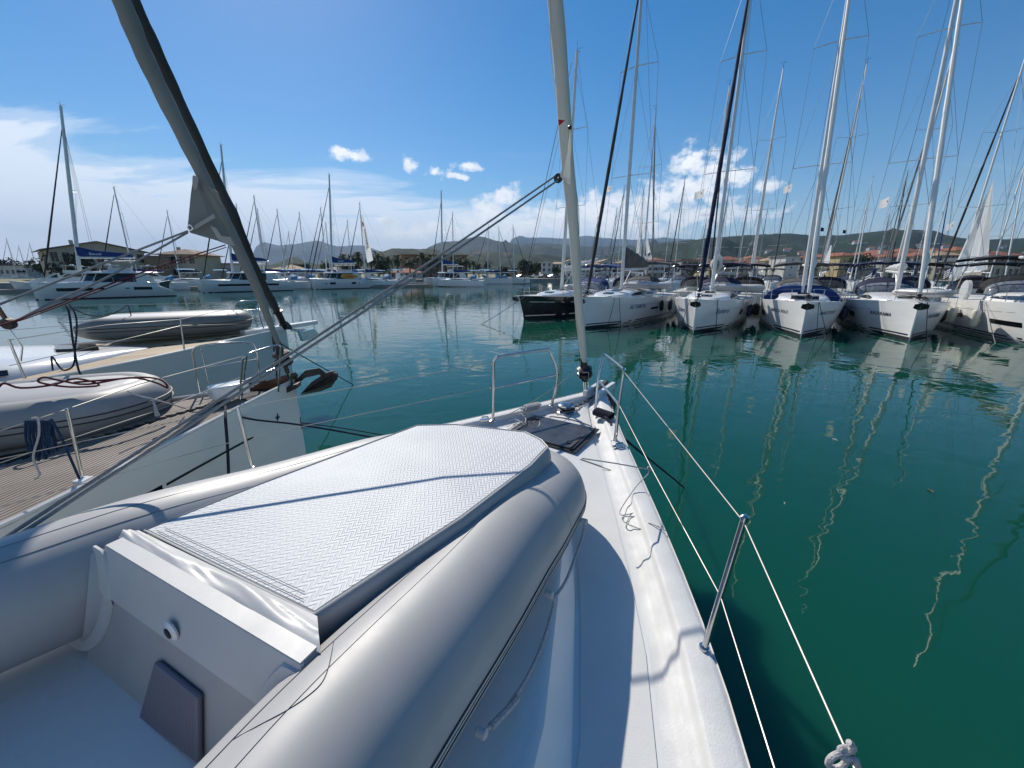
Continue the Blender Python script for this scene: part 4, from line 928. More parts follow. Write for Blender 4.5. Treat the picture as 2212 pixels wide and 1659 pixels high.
# ------------------------------------------------------------------ catamarans
def catamaran(bow, head, L, label, Hm=21, sep=6.2, cover='blue', txt=None, flybridge=True, wins=((3.0, 5.6, .95, 1.3), (6.4, 6.7, 1.05, 1.25), (9.2, 10.8, .95, 1.3)), side=1, furl='furldark', F=1.95, mpx=None):
    "side=+1: the near hull is the port one"
    hd = Vector((head[0], head[1], 0)).normalized()
    t = thing('catamaran', (bow[0], bow[1], 0), math.atan2(hd.y, hd.x), label, 'catamaran', 'catamarans moored along the far left pontoon')
    w = .85; bpy.context.view_layer.update()
    def hw(q): return w*min(1, (q*6)**.6+.04)*(1 if q < .85 else 1-.3*(q-.85)/.15)
    def ft(q): return F+.02-(0 if q < .80 else (q-.80)/.2*(F-.55))
    offs = (0, -side*sep)
    hull_o = []
    for oy in offs:
        S = []
        for i in range(21):
            q = (i/20)**1.2; b = hw(q); f = ft(q); x = -L*q
            prof = [(b*.35, -.4), (b*.62, 0), (b*.9, F*.35), (b, F*.7), (b*.97, f-.08), (b*.85, f)]
            prof = [(a, min(z, f)) for a, z in prof]
            S.append([Vector((x-(.12*(1-max(0, z)/F) if i < 3 else 0), oy-a, z)) for a, z in prof]+[Vector((x-(.12*(1-max(0, z)/F) if i < 3 else 0), oy+a, z)) for a, z in reversed(prof)])
        hull_o.append(MB().loft(S, True, True, True).build('hull', 'gelgrey', t, ang=45))
        s_ = MB()
        for sd_ in (-1, 1): s_.loft([[Vector((-L*q-.1, oy+sd_*(hw(q)*.64+.012), -.05)), Vector((-L*q-.08, oy+sd_*(hw(q)*.66+.012), .12))] for q in [i/14 for i in range(15)]])
        s_.build('boot_stripe', 'bottom', t, smooth=False)
    yn = side*1
    for (a, b, z0, z1) in wins:
        qa = lambda x: hw(x/L)
        MB().loft([[Vector((-x, yn*(qa(x)*lerp(.9, 1, (z-F*.35)/(F*.35))+.012), z)) for z in (z0, z1)] for x in [lerp(a, b, i/4) for i in range(5)]]).build('hull_window', 'glass', t, smooth=False)
    cy = -side*sep/2; bw = sep/2
    MB().box((-L*.58, cy, 1.35), (L*.62, sep-1.2, .9)).box((-L*.30, cy, 1.75), (.5, sep-1.2, .12)).build('bridgedeck', 'gelgrey', t, smooth=False)
    tr = MB()
    for k in range(12): tr.tube([(-.6, cy-bw+.9+k*(sep-1.8)/11, 1.85), (-L*.28, cy-bw+.9+k*(sep-1.8)/11, 1.8)], .015, 4)
    tr.tube([(-.7, -side*.3, 1.9), (-.7, -side*(sep-.3), 1.9)], .09, 8).build('trampoline', 'black', t)
    # cabin
    def cab(x0, x1, z0, z1, hw_, rk=.5):
        return [[Vector((x0, cy+hw_*y, z0)), Vector((x0-rk, cy+hw_*.92*y, z1))] for y in (-1, -.6, 0, .6, 1)]
    xa, xb = -L*.33, -L*.72; z0, z1 = F-.02, F+1.05; hwc = bw+.15
    poly = [(xa, -.62), (xa+.35, -.3), (xa+.45, 0), (xa+.35, .3), (xa, .62), (xa-.9, 1), (xb, 1), (xb, -1), (xa-.9, -1)]
    base = [Vector((x, cy+hwc*y, z0)) for x, y in poly]; topp = [Vector((x-(.55 if x > xb else 0), cy+hwc*.93*y, z1)) for x, y in poly]
    MB().loft([base, topp], True, True, True).build('cabin', 'glass', t, smooth=False)
    pil = MB()
    for a, b in zip(base, topp): pil.tube([a+Vector((.02, 0, 0)), b+Vector((.02, 0, 0))], .05, 5)
    pil.loft([[p+Vector((.03, 0, -.02)) for p in base], [p.lerp(q, .16)+Vector((.03, 0, 0)) for p, q in zip(base, topp)]], True)
    pil.build('cabin_frame', 'gelgrey', t)
    rf = [(xa-.25, -.7), (xa+.1, -.35), (xa+.2, 0), (xa+.1, .35), (xa-.25, .7), (xa-1.2, 1.05), (xb-1.8, 1.05), (xb-2.4, .9), (xb-2.4, -.9), (xb-1.8, -1.05), (xa-1.2, -1.05)]
    S = [[Vector((x*k+(1-k)*(xa+xb)/2, cy+hwc*y*k, z)) for x, y in rf] for k, z in ((.97, z1), (1.0, z1+.08), (1.0, z1+.14), (.93, z1+.30))]
    MB().loft(S, True, True, True).build('cabin_roof', 'gel', t)
    MB().slab([(xb, yn*.2, F), (xb-1.9, yn*.2, F), (xb-1.2, yn*.2, z1), (xb, yn*.2, z1)], (0, -yn*.12, 0)).build('cabin_side', 'gelgrey', t, smooth=False)
    if flybridge:
        MB().tube([(xa-2.6, cy-1.2, z1+1.5), (xa-2.6, cy+1.2, z1+1.5)], .02, 5).loft([[Vector((xa-2.4-3.2*i/4, cy+1.7*y, z1+1.65+.1*(1-y*y))) for y in (-1, -.5, 0, .5, 1)] for i in range(5)]).loft([[Vector((xa-2.4-3.2*i/4, cy+1.7*y, z1+1.55+.1*(1-y*y))) for y in (-1, -.5, 0, .5, 1)] for i in range(5)]).build('flybridge_canopy', 'gel', t)
        for x in (-2.6, -5.2):
            for y in (-1.5, 1.5): MB().tube([(xa+x, cy+y, z1+.2), (xa+x-.1, cy+y, z1+1.6)], .03, 5).build('canopy_post', 'alu', t)
        MB().box((xa-3.6, cy, z1+.5), (2.2, 2.6, .5)).box((xa-2.8, cy, z1+.8), (.1, 2.0, .5)).build('helm_seat', 'sail', t, smooth=False)
    xm = xa-.9; foot = Vector((xm, cy, z1+.25)); top = Vector((xm-.8, cy, Hm))
    if mpx:
        inv = t.matrix_basis.inverted(); o_ = inv @ Vector((0, 0, CAMH)); d_ = inv.to_3x3() @ ray(*mpx[:2]); top = o_+d_*((cy-o_.y)/d_.y)
        d_ = inv.to_3x3() @ ray(mpx[2], mpx[3]); q_ = o_+d_*((cy-o_.y)/d_.y); foot.x = q_.x; xm = foot.x
    MB().tube([foot, foot.lerp(top, .5), top], [.14, .13, .09], 9, flat=1.5, up=(1, 0, 0)).build('mast', 'alu', t)
    MB().tube([top, top+Vector((0, 0, .5))], .012, 4).tube([top+Vector((-.4, 0, .1)), top+Vector((.3, 0, .15))], .015, 4).build('masthead_gear', 'black', t)
    w_ = MB(); up = top-foot; tips = {}
    for s_ in (1, -1):
        c = foot+up*.5; e = c+Vector((-.5, s_*1.0, .1)); tips[s_] = e
        MB().tube([c, e], .03, 5).build('spreader', 'alu', t)
        chp = Vector((xm-1.6, cy+s_*(bw-.1), F)); w_.tube([chp, foot+up*.9], .013, 4, cap=False).tube([foot+up*.2, e, foot+up*.86], .010, 4, cap=False)
    w_.build('shroud', 'wire', t, smooth=False)
    a = Vector((-.75, cy, 2.0)); b = foot+up*.9
    MB().tube([a, b], .014, 5).build('forestay', 'wire', t, smooth=False)
    P = [a.lerp(b, lerp(.03, .97, i/16)) for i in range(17)]; MB().tube(P, [.09*interp([(0, .8), (.2, 1.15), (1, .5)], i/16) for i in range(17)], 8).build('furled_genoa', furl, t)
    zb = z1+(2.0 if flybridge else 1.0); xbm = foot.x-.2; Lb = L*.42
    MB().tube([(xbm, cy, zb), (xbm-Lb, cy, zb+.1)], .13, 8).build('boom', 'alu', t)
    S = []
    for i in range(13):
        q = i/12; hh = interp([(0, 1.35), (.15, 1.05), (.35, .8), (.9, .55), (1, .25)], q)
        S.append([Vector((xbm-.05-(Lb-.2)*q, cy+.24*(1-.4*q)*math.sin(a_), zb+.1+hh*(.5-.5*math.cos(a_)))) for a_ in [2*PI*k/12 for k in range(12)]])
    MB().loft(S, True, True, True).build('sail_cover', cover, t)
    if txt:
        vs, fs = text_polys(txt, .42)
        w1 = max(v[0] for v in vs)
        MB().add([(xbm-1.1-(u if yn > 0 else w1-u), cy+yn*(.262-.025*u), zb+.33+v) for u, v in vs], fs).build('lettering', 'letterw', t, smooth=False)
    # rails, seats
    r = MB()
    for q in (.04, .12): r.tube([(-L*q, yn*.3, F), (-L*q, yn*.3, F+.6)], .015, 5)
    r.tube([(-L*.04, yn*.3, F+.6), (-L*.12, yn*.3, F+.6), (-L*.3, yn*.6, F+.55), (-L*.7, yn*.7, F+.5)], .012, 5).build('lifeline', 'chrome', t)
    for q in (.2, .3, .42, .55, .7): MB().tube([(-L*q, yn*.72, F), (-L*q, yn*.72, F+.58)], .014, 5).build('stanchion', 'chrome', t)
    return t, (xa, xb, z1, cy, F)
def wx(x, y): p = W(x, y, z=0); return (p.x, p.y)
a, b = Vector(wx(76, 648)), Vector(wx(380, 639)); C1, _ = catamaran(a, a-b, (a-b).length, 'largest catamaran at the left, with blue sail bag and cabin windows wrapped in black', 21.5, mpx=(131, 228, 170, 580), txt='Sunsail', wins=((2.0, 5.1, .95, 1.32), (5.6, 6.1, 1.08, 1.28), (8.0, 8.4, 1.12, 1.24), (8.8, 10.6, .95, 1.32)))
a, b = Vector(wx(437, 632.5)), Vector(wx(631, 627.3)); C2, _ = catamaran(a, a-b, (a-b).length, 'second catamaran from the left, its hull with one long dark tapering window', 22, mpx=(477, 313, 500, 575), wins=((2.2, 11.0, .98, 1.32),))
a, b = Vector(wx(674, 625.3)), Vector(wx(798, 622.3)); C3, K3 = catamaran(a, a-b, (a-b).length, 'third catamaran from the left with a yellow board leaning on its cabin', 22, mpx=(711, 377, 718, 592), txt='Sunsail', wins=((2.4, 2.7, 1.0, 1.15), (3.2, 4.3, .9, 1.3), (7.4, 8.3, .9, 1.3), (8.8, 9.1, 1.0, 1.15)))
a, b = Vector(wx(934.5, 619.3)), Vector(wx(1015.5, 617.8)); C4, _ = catamaran(a, a-b, (a-b).length, 'fourth catamaran, near the middle of the far shore behind the crossing grey sheet', 20, mpx=(953, 413, 956, 600), wins=((2.4, 3.4, .9, 1.25), (5.0, 5.8, .9, 1.25), (7.0, 8.0, .9, 1.25)))
xa, xb, z1, cy, F = K3
p = C3.matrix_basis @ Vector((-7.0, .95, F+.45)); t = thing('paddleboard', p, C3.rotation_euler.z, 'yellow paddleboard standing on edge against the cabin of the third catamaran', 'paddleboard')
MB().slab([(1.7*math.cos(a_), 0, .42*math.sin(a_)) for a_ in [2*PI*k/24 for k in range(24)]], (0, .1, 0)).build('board', 'yellow', t)
MB().slab([(.9*math.cos(a_), .11, .18*math.sin(a_)) for a_ in [2*PI*k/20 for k in range(20)]], (0, .01, 0)).build('deck_pad', 'orange', t)
# ---- motor cruisers and small craft on the left
def cruiser(loc, rz, label, L=11, fly=True, hm='gelgrey', dark=False):
    t = thing('motor_cruiser', (loc[0], loc[1], 0), rz, label, 'motorboat', 'motorboats moored at the left')
    h = Hull(L, 3.7, 1.9, 1.2, .7)
    h.mesh(MB(), 14, 5).build('hull', 'navyhull' if dark else hm, t, ang=50); h.deck(MB(), 0, L).build('deck', 'gel', t)
    MB().loft([[Vector((-x, y*w, z)) for y in (-1, -.5, .5, 1)] for x, w, z in [(2.2, .9, 1.8), (3.8, 1.25, 2.35), (4.2, 1.3, 2.4), (5.4, 1.25, 3.05), (L*.78, 1.25, 3.1), (L*.8, 1.25, 1.5)]]).loft([[Vector((-x, s_*w, z)), Vector((-x, s_*w, 1.5))] for s_ in (1,) for x, w, z in [(2.2, .9, 1.8), (3.8, 1.25, 2.35), (4.2, 1.3, 2.4), (5.4, 1.25, 3.05), (L*.78, 1.25, 3.1), (L*.8, 1.25, 1.5)]]).loft([[Vector((-x, -w, z)), Vector((-x, -w, 1.5))] for x, w, z in [(2.2, .9, 1.8), (3.8, 1.25, 2.35), (4.2, 1.3, 2.4), (5.4, 1.25, 3.05), (L*.78, 1.25, 3.1), (L*.8, 1.25, 1.5)]]).build('cabin', 'gel', t, smooth=False)
    MB().slab([(-4.25, -1.15, 2.45), (-4.25, 1.15, 2.45), (-5.3, 1.1, 3.0), (-5.3, -1.1, 3.0)], (.02, 0, .03)).build('windscreen', 'glass', t, smooth=False)
    for s_ in (1, -1): MB().slab([(-4.6, s_*1.31, 2.35), (-L*.74, s_*1.27, 2.35), (-L*.74, s_*1.27, 2.9), (-5.5, s_*1.27, 2.9)], (0, s_*.02, 0)).build('window', 'glass', t, smooth=False)
    if fly:
        MB().box((-L*.62, 0, 3.35), (2.6, 2.3, .5)).box((-L*.62, 0, 4.5), (2.8, 2.3, .08)).build('flybridge', 'gel', t, smooth=False)
        for x in (-1.2, 1.2):
            for y in (-1, 1): MB().tube([(-L*.62+x, y, 3.5), (-L*.62+x*.9, y, 4.5)], .03, 5).build('canopy_post', 'alu', t)
        MB().lathe((-L*.62, 0, 4.54), [(.3, 0), (.32, .12), (.2, .24)], 12).build('radar_dome', 'gel', t)
    MB().tube(smooth_path([(-.2, 0, 2.6), (-1.5, .8, 2.5), (-4, 1.4, 2.25)], 4), .02, 5).tube(smooth_path([(-.2, 0, 2.6), (-1.5, -.8, 2.5), (-4, -1.4, 2.25)], 4), .02, 5).build('bow_rail', 'chrome', t)
for i, (x, y, Y, rz, lab, dk, fl) in enumerate([(12, 0, 66, 4.0, 'grey motorboat cut by the left edge behind the short walkway', False, False), (60, 0, 78, 3.8, 'motor cruiser with a tower mast left of the largest catamaran', False, True), (96, 0, 92, 3.9, 'motor cruiser partly behind the bow of the largest catamaran', False, True), (365, 0, 70, 1.0, 'black hulled launch between first and second catamaran', True, False),
                                          (332, 0, 82, .9, 'white motorboat behind the stern of the largest catamaran', False, True), (402, 0, 92, .8, 'motor cruiser before the hipped roof building', False, True), (650, 0, 108, .9, 'white motorboat between second and third catamaran', False, False), (835, 0, 112, .9, 'small white motorboat on the walkway right of the third catamaran', False, False), (900, 0, 118, .7, 'white launch before the red roofed restaurant', False, False), (1228, 0, 150, 3.4, 'small pale boat moored at the quay left of the cream sail', False, False)]):
    p = W(x, 592, Y=Y); cruiser((p.x, p.y), rz, lab, L=10 if fl else 7.5, fly=fl, dark=dk)
# ---- sailing yachts on the left, far
lw = (-.74, -.67)
for (x, y, H, hd, lab, fu, co, L) in [(239, 403, 17, lw, 'yacht with slim dark mast behind the largest catamaran', 'furldark', 'blue', 12), (356, 455, 16, lw, 'yacht whose short leaning mast rises over the hipped roof building', 'furldark', 'navycan', 11.5),
      (543, 422, 16.5, lw, 'left one of two yachts with close crossing masts behind the second catamaran', 'furldark', 'blue', 12), (551, 450, 16, lw, 'right one of two yachts with close crossing masts behind the second catamaran', 'furldark', 'blue', 12), (594, 452, 16, lw, 'far yacht whose mast stands over the left part of the pale mountain', 'furldark', 'blue', 12),
      (642, 458, 16, lw, 'far yacht with a reddish furled sail left of the small pointed hill', 'furldark', 'blue', 12), (688, 448, 16, lw, 'far yacht just left of the third catamaran mast', 'furldark', 'blue', 12), (747, 475, 16, lw, 'far yacht between the third catamaran mast and the banner', 'furldark', 'blue', 12),
      (974, 459, 16, (-.95, .1), 'yacht just right of the fourth catamaran mast', 'furldark', 'blue', 12), (1052, 486, 16, (-.97, .1), 'left one of three yachts moored side on near the middle of the far shore', 'furldark', 'blue', 12), (1080, 490, 15.5, (.95, .1), 'middle one of three yachts moored side on near the middle of the far shore', 'furldark', 'blue', 12),
      (1111, 486, 16, (.95, .1), 'right one of three yachts moored side on near the middle of the far shore', 'furldark', None, 12), (10, 515, 15, lw, 'far yacht with pale mast at the left edge', 'furlgrey', 'navycan', 11), (60, 524, 15, lw, 'far yacht left of the dark furled sail of the largest catamaran', 'furlgrey', 'navycan', 11), (150, 532, 15, lw, 'distant yacht whose mast shows above the bushy tree', 'furlgrey', 'navycan', 11),
      (37, 530, 15, lw, 'distant yacht second from the left edge', 'furlgrey', 'navycan', 11), (700, 480, 15, lw, 'distant yacht whose thin mast shows over the middle of the pale mountain', 'furlgrey', 'blue', 11), (620, 500, 15, lw, 'distant yacht with low thin mast over the pale mountain', 'furlgrey', 'blue', 11), (505, 440, 16, lw, 'yacht whose mast shows between the two grey furled sails', 'furldark', 'blue', 12)]:
    bg(x, y, H, hd, lab, fu, co, L=L, group='yachts moored along the far left shore', spray='turq', bimini='turq', spr=(.45, .72))
tf, hf = bg(773, 437, 17.5, lw, 'yacht flying the tall white banner, right of the third catamaran', 'furldark', 'blue', L=12, group='yachts moored along the far left shore', spray='turq', bimini='turq')
# banner
rq = ray(773, 437); Yf = (17.5-CAMH)/rq.z*rq.y
c = [W(778, 470, Y=Yf), W(783, 462, Y=Yf), W(806, 562, Y=Yf), W(794, 568, Y=Yf)]
dn = (c[3]-c[0]); ac = (c[2]-c[3]); nrm = dn.cross(ac).normalized()
t = thing('banner', c[0], 0, 'tall narrow white banner with dark sideways lettering and an orange swirl on the far yacht', 'banner')
S = []
for i in range(15):
    q = i/14; l = c[0].lerp(c[3], q)-c[0]; r = c[1].lerp(c[2], q)-c[0]
    S.append([l.lerp(r, k/4)+nrm*(.12*math.sin(q*9+k*.8)) for k in range(5)])
MB().loft(S).build('cloth', 'sail', t)
vs, fs = text_polys('sunsail', 1.5)
def bpt(u, v, off):
    q = .28+u/ (dn.length)*1.02; l = c[0].lerp(c[3], q)-c[0]; r = c[1].lerp(c[2], q)-c[0]; k = .18+(1.12-v)/1.9*.85
    return l.lerp(r, 1-k if False else 1-(.2+v/1.9))+nrm*(.12*math.sin(q*9+(1-(.2+v/1.9))*3.2)+off)
sgn = 1 if nrm.y < 0 else -1
MB().add([bpt(u, v, sgn*.06) for u, v in vs], fs).build('lettering', 'letterd', t, smooth=False)
MB().add([bpt(-.9+.5*math.cos(a_), .55+.35*math.sin(a_), sgn*.06) for a_ in [2*PI*k/14 for k in range(14)]], [tuple(range(14))]).build('emblem', 'orange', t, smooth=False)
# small flags
def flag(px, py, Y, s, label, m='sail', rz=.3, tilt=.5):
    p = W(px, py, Y=Y); t = thing('flag', p, rz, label, 'flag', 'small flags in the rigging')
    S = [[Vector((s*q, .06*math.sin(q*7), -abs(s)*.75*k-.35*abs(s)*q+abs(s)*.12*k*q)) for k in (0, .5, 1)] for q in [i/6 for i in range(7)]]
    MB().loft(S).build('cloth', m, t)
    MB().add([(s*(.45+.07*math.cos(a)), -.09, -abs(s)*.42+abs(s)*.07*math.sin(a)) for a in [2*PI*k/10 for k in range(10)]], [tuple(range(10))]).build('emblem', 'red' if m == 'sail' else 'sail', t, smooth=False)
for a in [(1322, 400, 30, -.55, 'white pennant left of the ALTAMURA mast'), (1522, 408, 24, -.6, 'white pennant with a mark left of the Bolero mast'), (1712, 397, 40, -.9, 'white burgee streaming from the dark far mast'), (1924, 424, 24, -.7, 'large white pennant left of the BALARAMA mast'), (2062, 478, 30, -.7, 'white pennant right of the BALARAMA mast'),
          (1774, 490, 34, .4, 'small dark pennant right of the MARCO POLO mast', 'navycan'), (1822, 495, 36, .4, 'second small dark pennant further right of the MARCO POLO mast', 'navycan')]: flag(*a)
p = W(1796, 530, Y=30); t = thing('flag', p, 0, 'pale blue windsock like flag hanging before the hillside', 'flag')
MB().loft([[Vector((-.05-.28*q, 0, -1.3*q)), Vector((.06+.10*q-.2*(q > .9), .05, -1.3*q))] for q in (0, .3, .6, .9, 1.05)]).build('cloth', 'sail', t)
# striped ensign by the last yachts
def ensign(px, py, Y, s, label):
    p = W(px, py, Y=Y); t = thing('flag', p, .4, label, 'flag', 'blue and white striped ensigns')
    for k in range(9):
        MB().loft([[Vector((-s*q, .05*math.sin(q*8), -s*.72*(k+j)/9-.5*s*q)) for j in (0, 1)] for q in [i/5 for i in range(6)]]).build('stripe', 'blue' if k % 2 == 0 else 'sail', t, smooth=False)
    MB().slab([(0, -.01, -s*0), (-s*.4, -.02, -s*.2), (-s*.4, -.02, -s*.6), (0, -.01, -s*.4)], (0, -.01, 0)).build('canton', 'blue', t, smooth=False)
    MB().tube([(0.02, 0, -s*2), (0.02, 0, .1)], .015, 5).build('staff', 'alu', t)
ensign(2062, 570, 34, 1.1, 'blue and white striped ensign behind the BALARAMA furled sail'); ensign(1893, 580, 34, 1.2, 'blue and white striped ensign left of BALARAMA mast'); ensign(1405, 545, 60, 1.0, 'far striped ensign behind ALTAMURA')
# mooring buoy, person on the walkway
p = W(989+0, 612, Y=118); t = thing('mooring_buoy', (W(1006, 603, Y=130).x+14, 130, 0), 0, 'round white buoy floating before the side on yachts', 'buoy')
MB().lathe((0, 0, -.3), [(.05, 0), (.5, .15), (.7, .5), (.6, .9), (.2, 1.15), (.1, 1.3)], 14).build('float', 'gel', t)
def person(loc, rz, label):
    t = thing('person', loc, rz, label, 'person')
    V = [(0, 0, .95), (0, 0, 1.15), (0, 0, 1.38), (0, 0, 1.50), (.02, 0, 1.60), (.02, 0, 1.72), (0, .18, 1.42), (.05, .30, 1.15), (.22, .24, .98), (0, -.18, 1.42), (-.05, -.27, 1.14), (.08, -.26, .90), (0, .10, .90), (.04, .12, .48), (-.02, .13, .06), (.12, .14, .03), (0, -.10, .90), (-.10, -.11, .48), (-.22, -.12, .07), (-.08, -.13, .03)]
    E = [(0, 1), (1, 2), (2, 3), (3, 4), (4, 5), (2, 6), (6, 7), (7, 8), (2, 9), (9, 10), (10, 11), (0, 12), (12, 13), (13, 14), (14, 15), (0, 16), (16, 17), (17, 18), (18, 19)]
    Rr = [.14, .12, .15, .055, .085, .085, .06, .045, .03, .06, .045, .03, .095, .06, .04, .035, .095, .06, .04, .035]
    me = bpy.data.meshes.new('body'); me.from_pydata(V, E, []); o = bpy.data.objects.new('body', me); COL.objects.link(o); o.parent = t
    o.modifiers.new('s', 'SKIN')
    for i, r in enumerate(Rr): me.skin_vertices[0].data[i].radius = (r, r)
    me.skin_vertices[0].data[0].use_root = True
    o.modifiers.new('u', 'SUBSURF').levels = 1; me.materials.append(M['cloth'])
    MB().lathe((.02, 0, 1.56), [(.03, 0), (.085, .05), (.10, .14), (.08, .22), (.02, .26)], 12).build('head', 'skin', t)
p = W(794, 622, Y=93); person((p.x, 93, .5), 2.5, 'person in dark clothes walking on the pontoon by the stern of the third catamaran')
# ------------------------------------------------------------------ neighbouring yachts on the left
def planks(t, h, t0, t1, n, wd_, m, side=-1, z=.012, first=.13, gap=.013, kerf=True):
    "deck planks, one object each, laid parallel to the gunwale"
    for k in range(n):
        o = first+k*wd_; S = []; t2 = t0
        while h.db(t2) < o+wd_+.02 and t2 < t1: t2 += .05
        if t2 >= t1-.4: break
        te = t1-random.uniform(0, .02)
        for i in range(13):
            tt = lerp(t2, te, i/12); b = h.db(tt); F = h.F(tt)
            S.append([Vector((-tt, side*(b-o), F-.04)), Vector((-tt, side*(b-o), F+z-.02)), Vector((-tt, side*(b-o-wd_+gap), F+z-.02)), Vector((-tt, side*(b-o-wd_+gap), F-.04))])
        MB().loft(S, True, True, True).build('plank', m, t, smooth=False)
L1, HL1 = build_yacht((-3.33, 5.72), (.5446, .8387), 'nearest white yacht on the left with teak deck, big anchor and grey furled sail', Fb=1.52, Fs=1.10, rake=.0, deckm='caulk', wins=((1.97, 3.2, .74, 1.03), (5.5, 7, .8, 1.0)), mast=False, furl=None, spray=None, bimini=None, anchor=False, rails=False, roof=(3.9, 9.4, 1.3, .30), chine=False)
planks(L1, HL1, .8, 6.6, 34, .052, 'teak', -1); planks(L1, HL1, .8, 6.6, 20, .052, 'teak', 1)
st = MB(); HL1.patch(st, .85, 1.93, .99, 1.018, -1, .008, 8, 1); st.build('hull_stripe', 'black', L1, smooth=False)
st = MB(); r_ = .055
c = [(0, 1.3), (.28, .28), (1, 0), (.28, -.28), (0, -1.3), (-.28, -.28), (-1, 0), (-.28, .28)]
st.add([HL1.pt(.42+.05*x-.01*z_, 1.10+.06*z_+.012*x, -1, .008) for x, z_ in c], [(0, 1, 7), (1, 2, 3), (3, 4, 5), (5, 6, 7), (1, 3, 5, 7)]).build('emblem', 'letterd', L1, smooth=False)
L2, HL2 = build_yacht((-5.5, 9.45), (.643, .766), 'second yacht on the left with pale tan deck, white bowsprit and dark furled sail', Fb=1.80, Fs=1.52, rake=.0, deckm='caulk', hm='gelgrey', wins=((5.5, 7, .8, 1.0),), mast=False, furl=None, spray=None, bimini=None, anchor=False, rails=False, roof=(2.5, 9.8, 1.5, .34), chine=False)
planks(L2, HL2, .6, 8, 12, .155, 'teakl', -1, gap=.012); planks(L2, HL2, .6, 8, 9, .155, 'teakl', 1, gap=.012)
def loc(t, p): return t.matrix_basis.inverted() @ Vector(p)
bpy.context.view_layer.update()
def ch(t, mb, name, m, **k):
    "mesh given in world coordinates, made a part of t"
    inv = t.matrix_basis.inverted(); mb.v = [tuple(inv @ Vector(v)) for v in mb.v]; return mb.build(name, m, t, **k)
# second yacht: bowsprit and its anchor
b0 = Vector((-5.5, 9.45, 1.80)); hd2 = Vector((.643, .766, 0)).normalized(); sd2 = Vector((hd2.y, -hd2.x, 0))
ch(L2, MB().loft([[b0+hd2*x+sd2*y*w+Vector((0, 0, z+.05*x)) for y, z in ((-1, 0), (-1, .09), (1, .09), (1, 0))] for x, w in ((-.9, .2), (0, .14), (.55, .09), (.75, .08))], True, True, True), 'bowsprit', 'gel', smooth=False)
a_ = MB().tube([b0+hd2*.1+Vector((0, 0, -.05)), b0+hd2*.62+Vector((0, 0, -.12))], .03, 6)
a_.slab([b0+hd2*x+Vector((0, 0, z)) for x, z in ((.25, -.10), (.62, -.06), (.70, -.2), (.52, -.3), (.3, -.34))], sd2*.16)
ch(L2, a_, 'anchor', 'chrome')
# furled sails of both neighbours
def path_px(P): return [W(x, y, Y=Y) for x, y, Y in P]
g1 = [(601, 742, 5.36), (580, 690, 5.3), (556, 625, 5.2), (520, 548, 5.08), (487, 478, 4.98), (452, 408, 4.9), (408, 318, 4.8), (352, 205, 4.68), (302, 98, 4.56), (262, 0, 4.46), (180, -180, 4.28)]
r1 = [.035, .05, .064, .072, .066, .07, .08, .087, .089, .09, .09]
P = smooth_path(path_px(g1), 4); R = [interp([(i/(len(r1)-1), r) for i, r in enumerate(r1)], k/(len(P)-1))*(1+.05*math.sin(k*1.9)) for k in range(len(P))]
ch(L1, MB().tube(P, R, 12, flat=.8), 'furled_genoa', 'furlgrey')
dr = W(612, 778, Y=5.42); top = W(590, 715, Y=5.34); ax = (top-dr).normalized()
ch(L1, MB().lathe(dr-ax*.08, [(.03, -.12), (.03, 0), (.10, .01), (.12, .04), (.12, .10), (.075, .12), (.075, .14), (.115, .16), (.11, .2), (.05, .23), (.045, .36), (.03, .4)], 18, ax), 'furling_drum', 'galv')
ch(L1, MB().tube([dr+ax*.3, W(601, 742, Y=5.36)], .012, 6).tube([dr-ax*.15, W(634, 838, Y=5.6)], .02, 6), 'forestay', 'chrome')
# clew patch of the grey sail
cl = [(470, 415, 4.86), (418, 378, 4.80), (412, 420, 4.78), (405, 492, 4.76), (411, 503, 4.76), (470, 520, 4.86), (504, 533, 4.98), (510, 520, 5.0), (490, 470, 4.97)]
c3 = path_px(cl); ch(L1, MB().slab(c3, (0, .012, 0)), 'clew', 'furlgrey', smooth=False)
for pl_, o in (([(416, 380), (428, 383), (427, 402), (421, 412), (415, 400)], 0), ([(418, 488), (461, 462), (465, 470), (421, 496)], 0), ([(454, 488), (466, 492), (478, 510), (497, 512), (508, 532), (490, 528), (470, 516)], 0)):
    ch(L1, MB().slab([W(x, y, Y=4.74 if x < 440 else 4.78) for x, y in pl_], (0, .006, 0)), 'sail_patch', 'sailpatch', smooth=False)
rg = W(411, 492, Y=4.73); ch(L1, MB().tube([rg+Vector((.028*math.cos(q), 0, .028*math.sin(q))) for q in [2*PI*k/14 for k in range(15)]], .009, 6, cap=False), 'clew_ring', 'chrome')
g2 = [(604, 684, 9.2), (590, 655, 9.1), (566, 610, 9.0), (535, 545, 8.8), (505, 470, 8.6), (475, 405, 8.5), (425, 300, 8.25), (372, 185, 8.05), (330, 92, 7.9), (287, 0, 7.75), (205, -180, 7.4)]
P = smooth_path(path_px(g2), 4); R = [interp([(0, .05), (.06, .09), (.25, .10), (.42, .125), (.5, .10), (1, .115)], k/(len(P)-1))*(1+.06*math.sin(k*1.6)) for k in range(len(P))]
ch(L2, MB().tube(P, R, 12, flat=.8), 'furled_genoa', 'furldark')
a_ = W(612, 700, Y=9.28); b_ = W(603, 680, Y=9.2); ax = (b_-a_).normalized()
ch(L2, MB().lathe(a_, [(.03, -.14), (.05, -.1), (.05, .0), (.075, .02), (.075, .28), (.11, .3), (.11, .33), (.05, .35)], 12, ax), 'furling_drum', 'black')
ch(L2, MB().slab([W(x, y, Y=9.3) for x, y in ((598, 712), (603, 702), (611, 695), (619, 702), (624, 712))], (.04, .1, 0)), 'stay_fitting', 'galv', smooth=False)
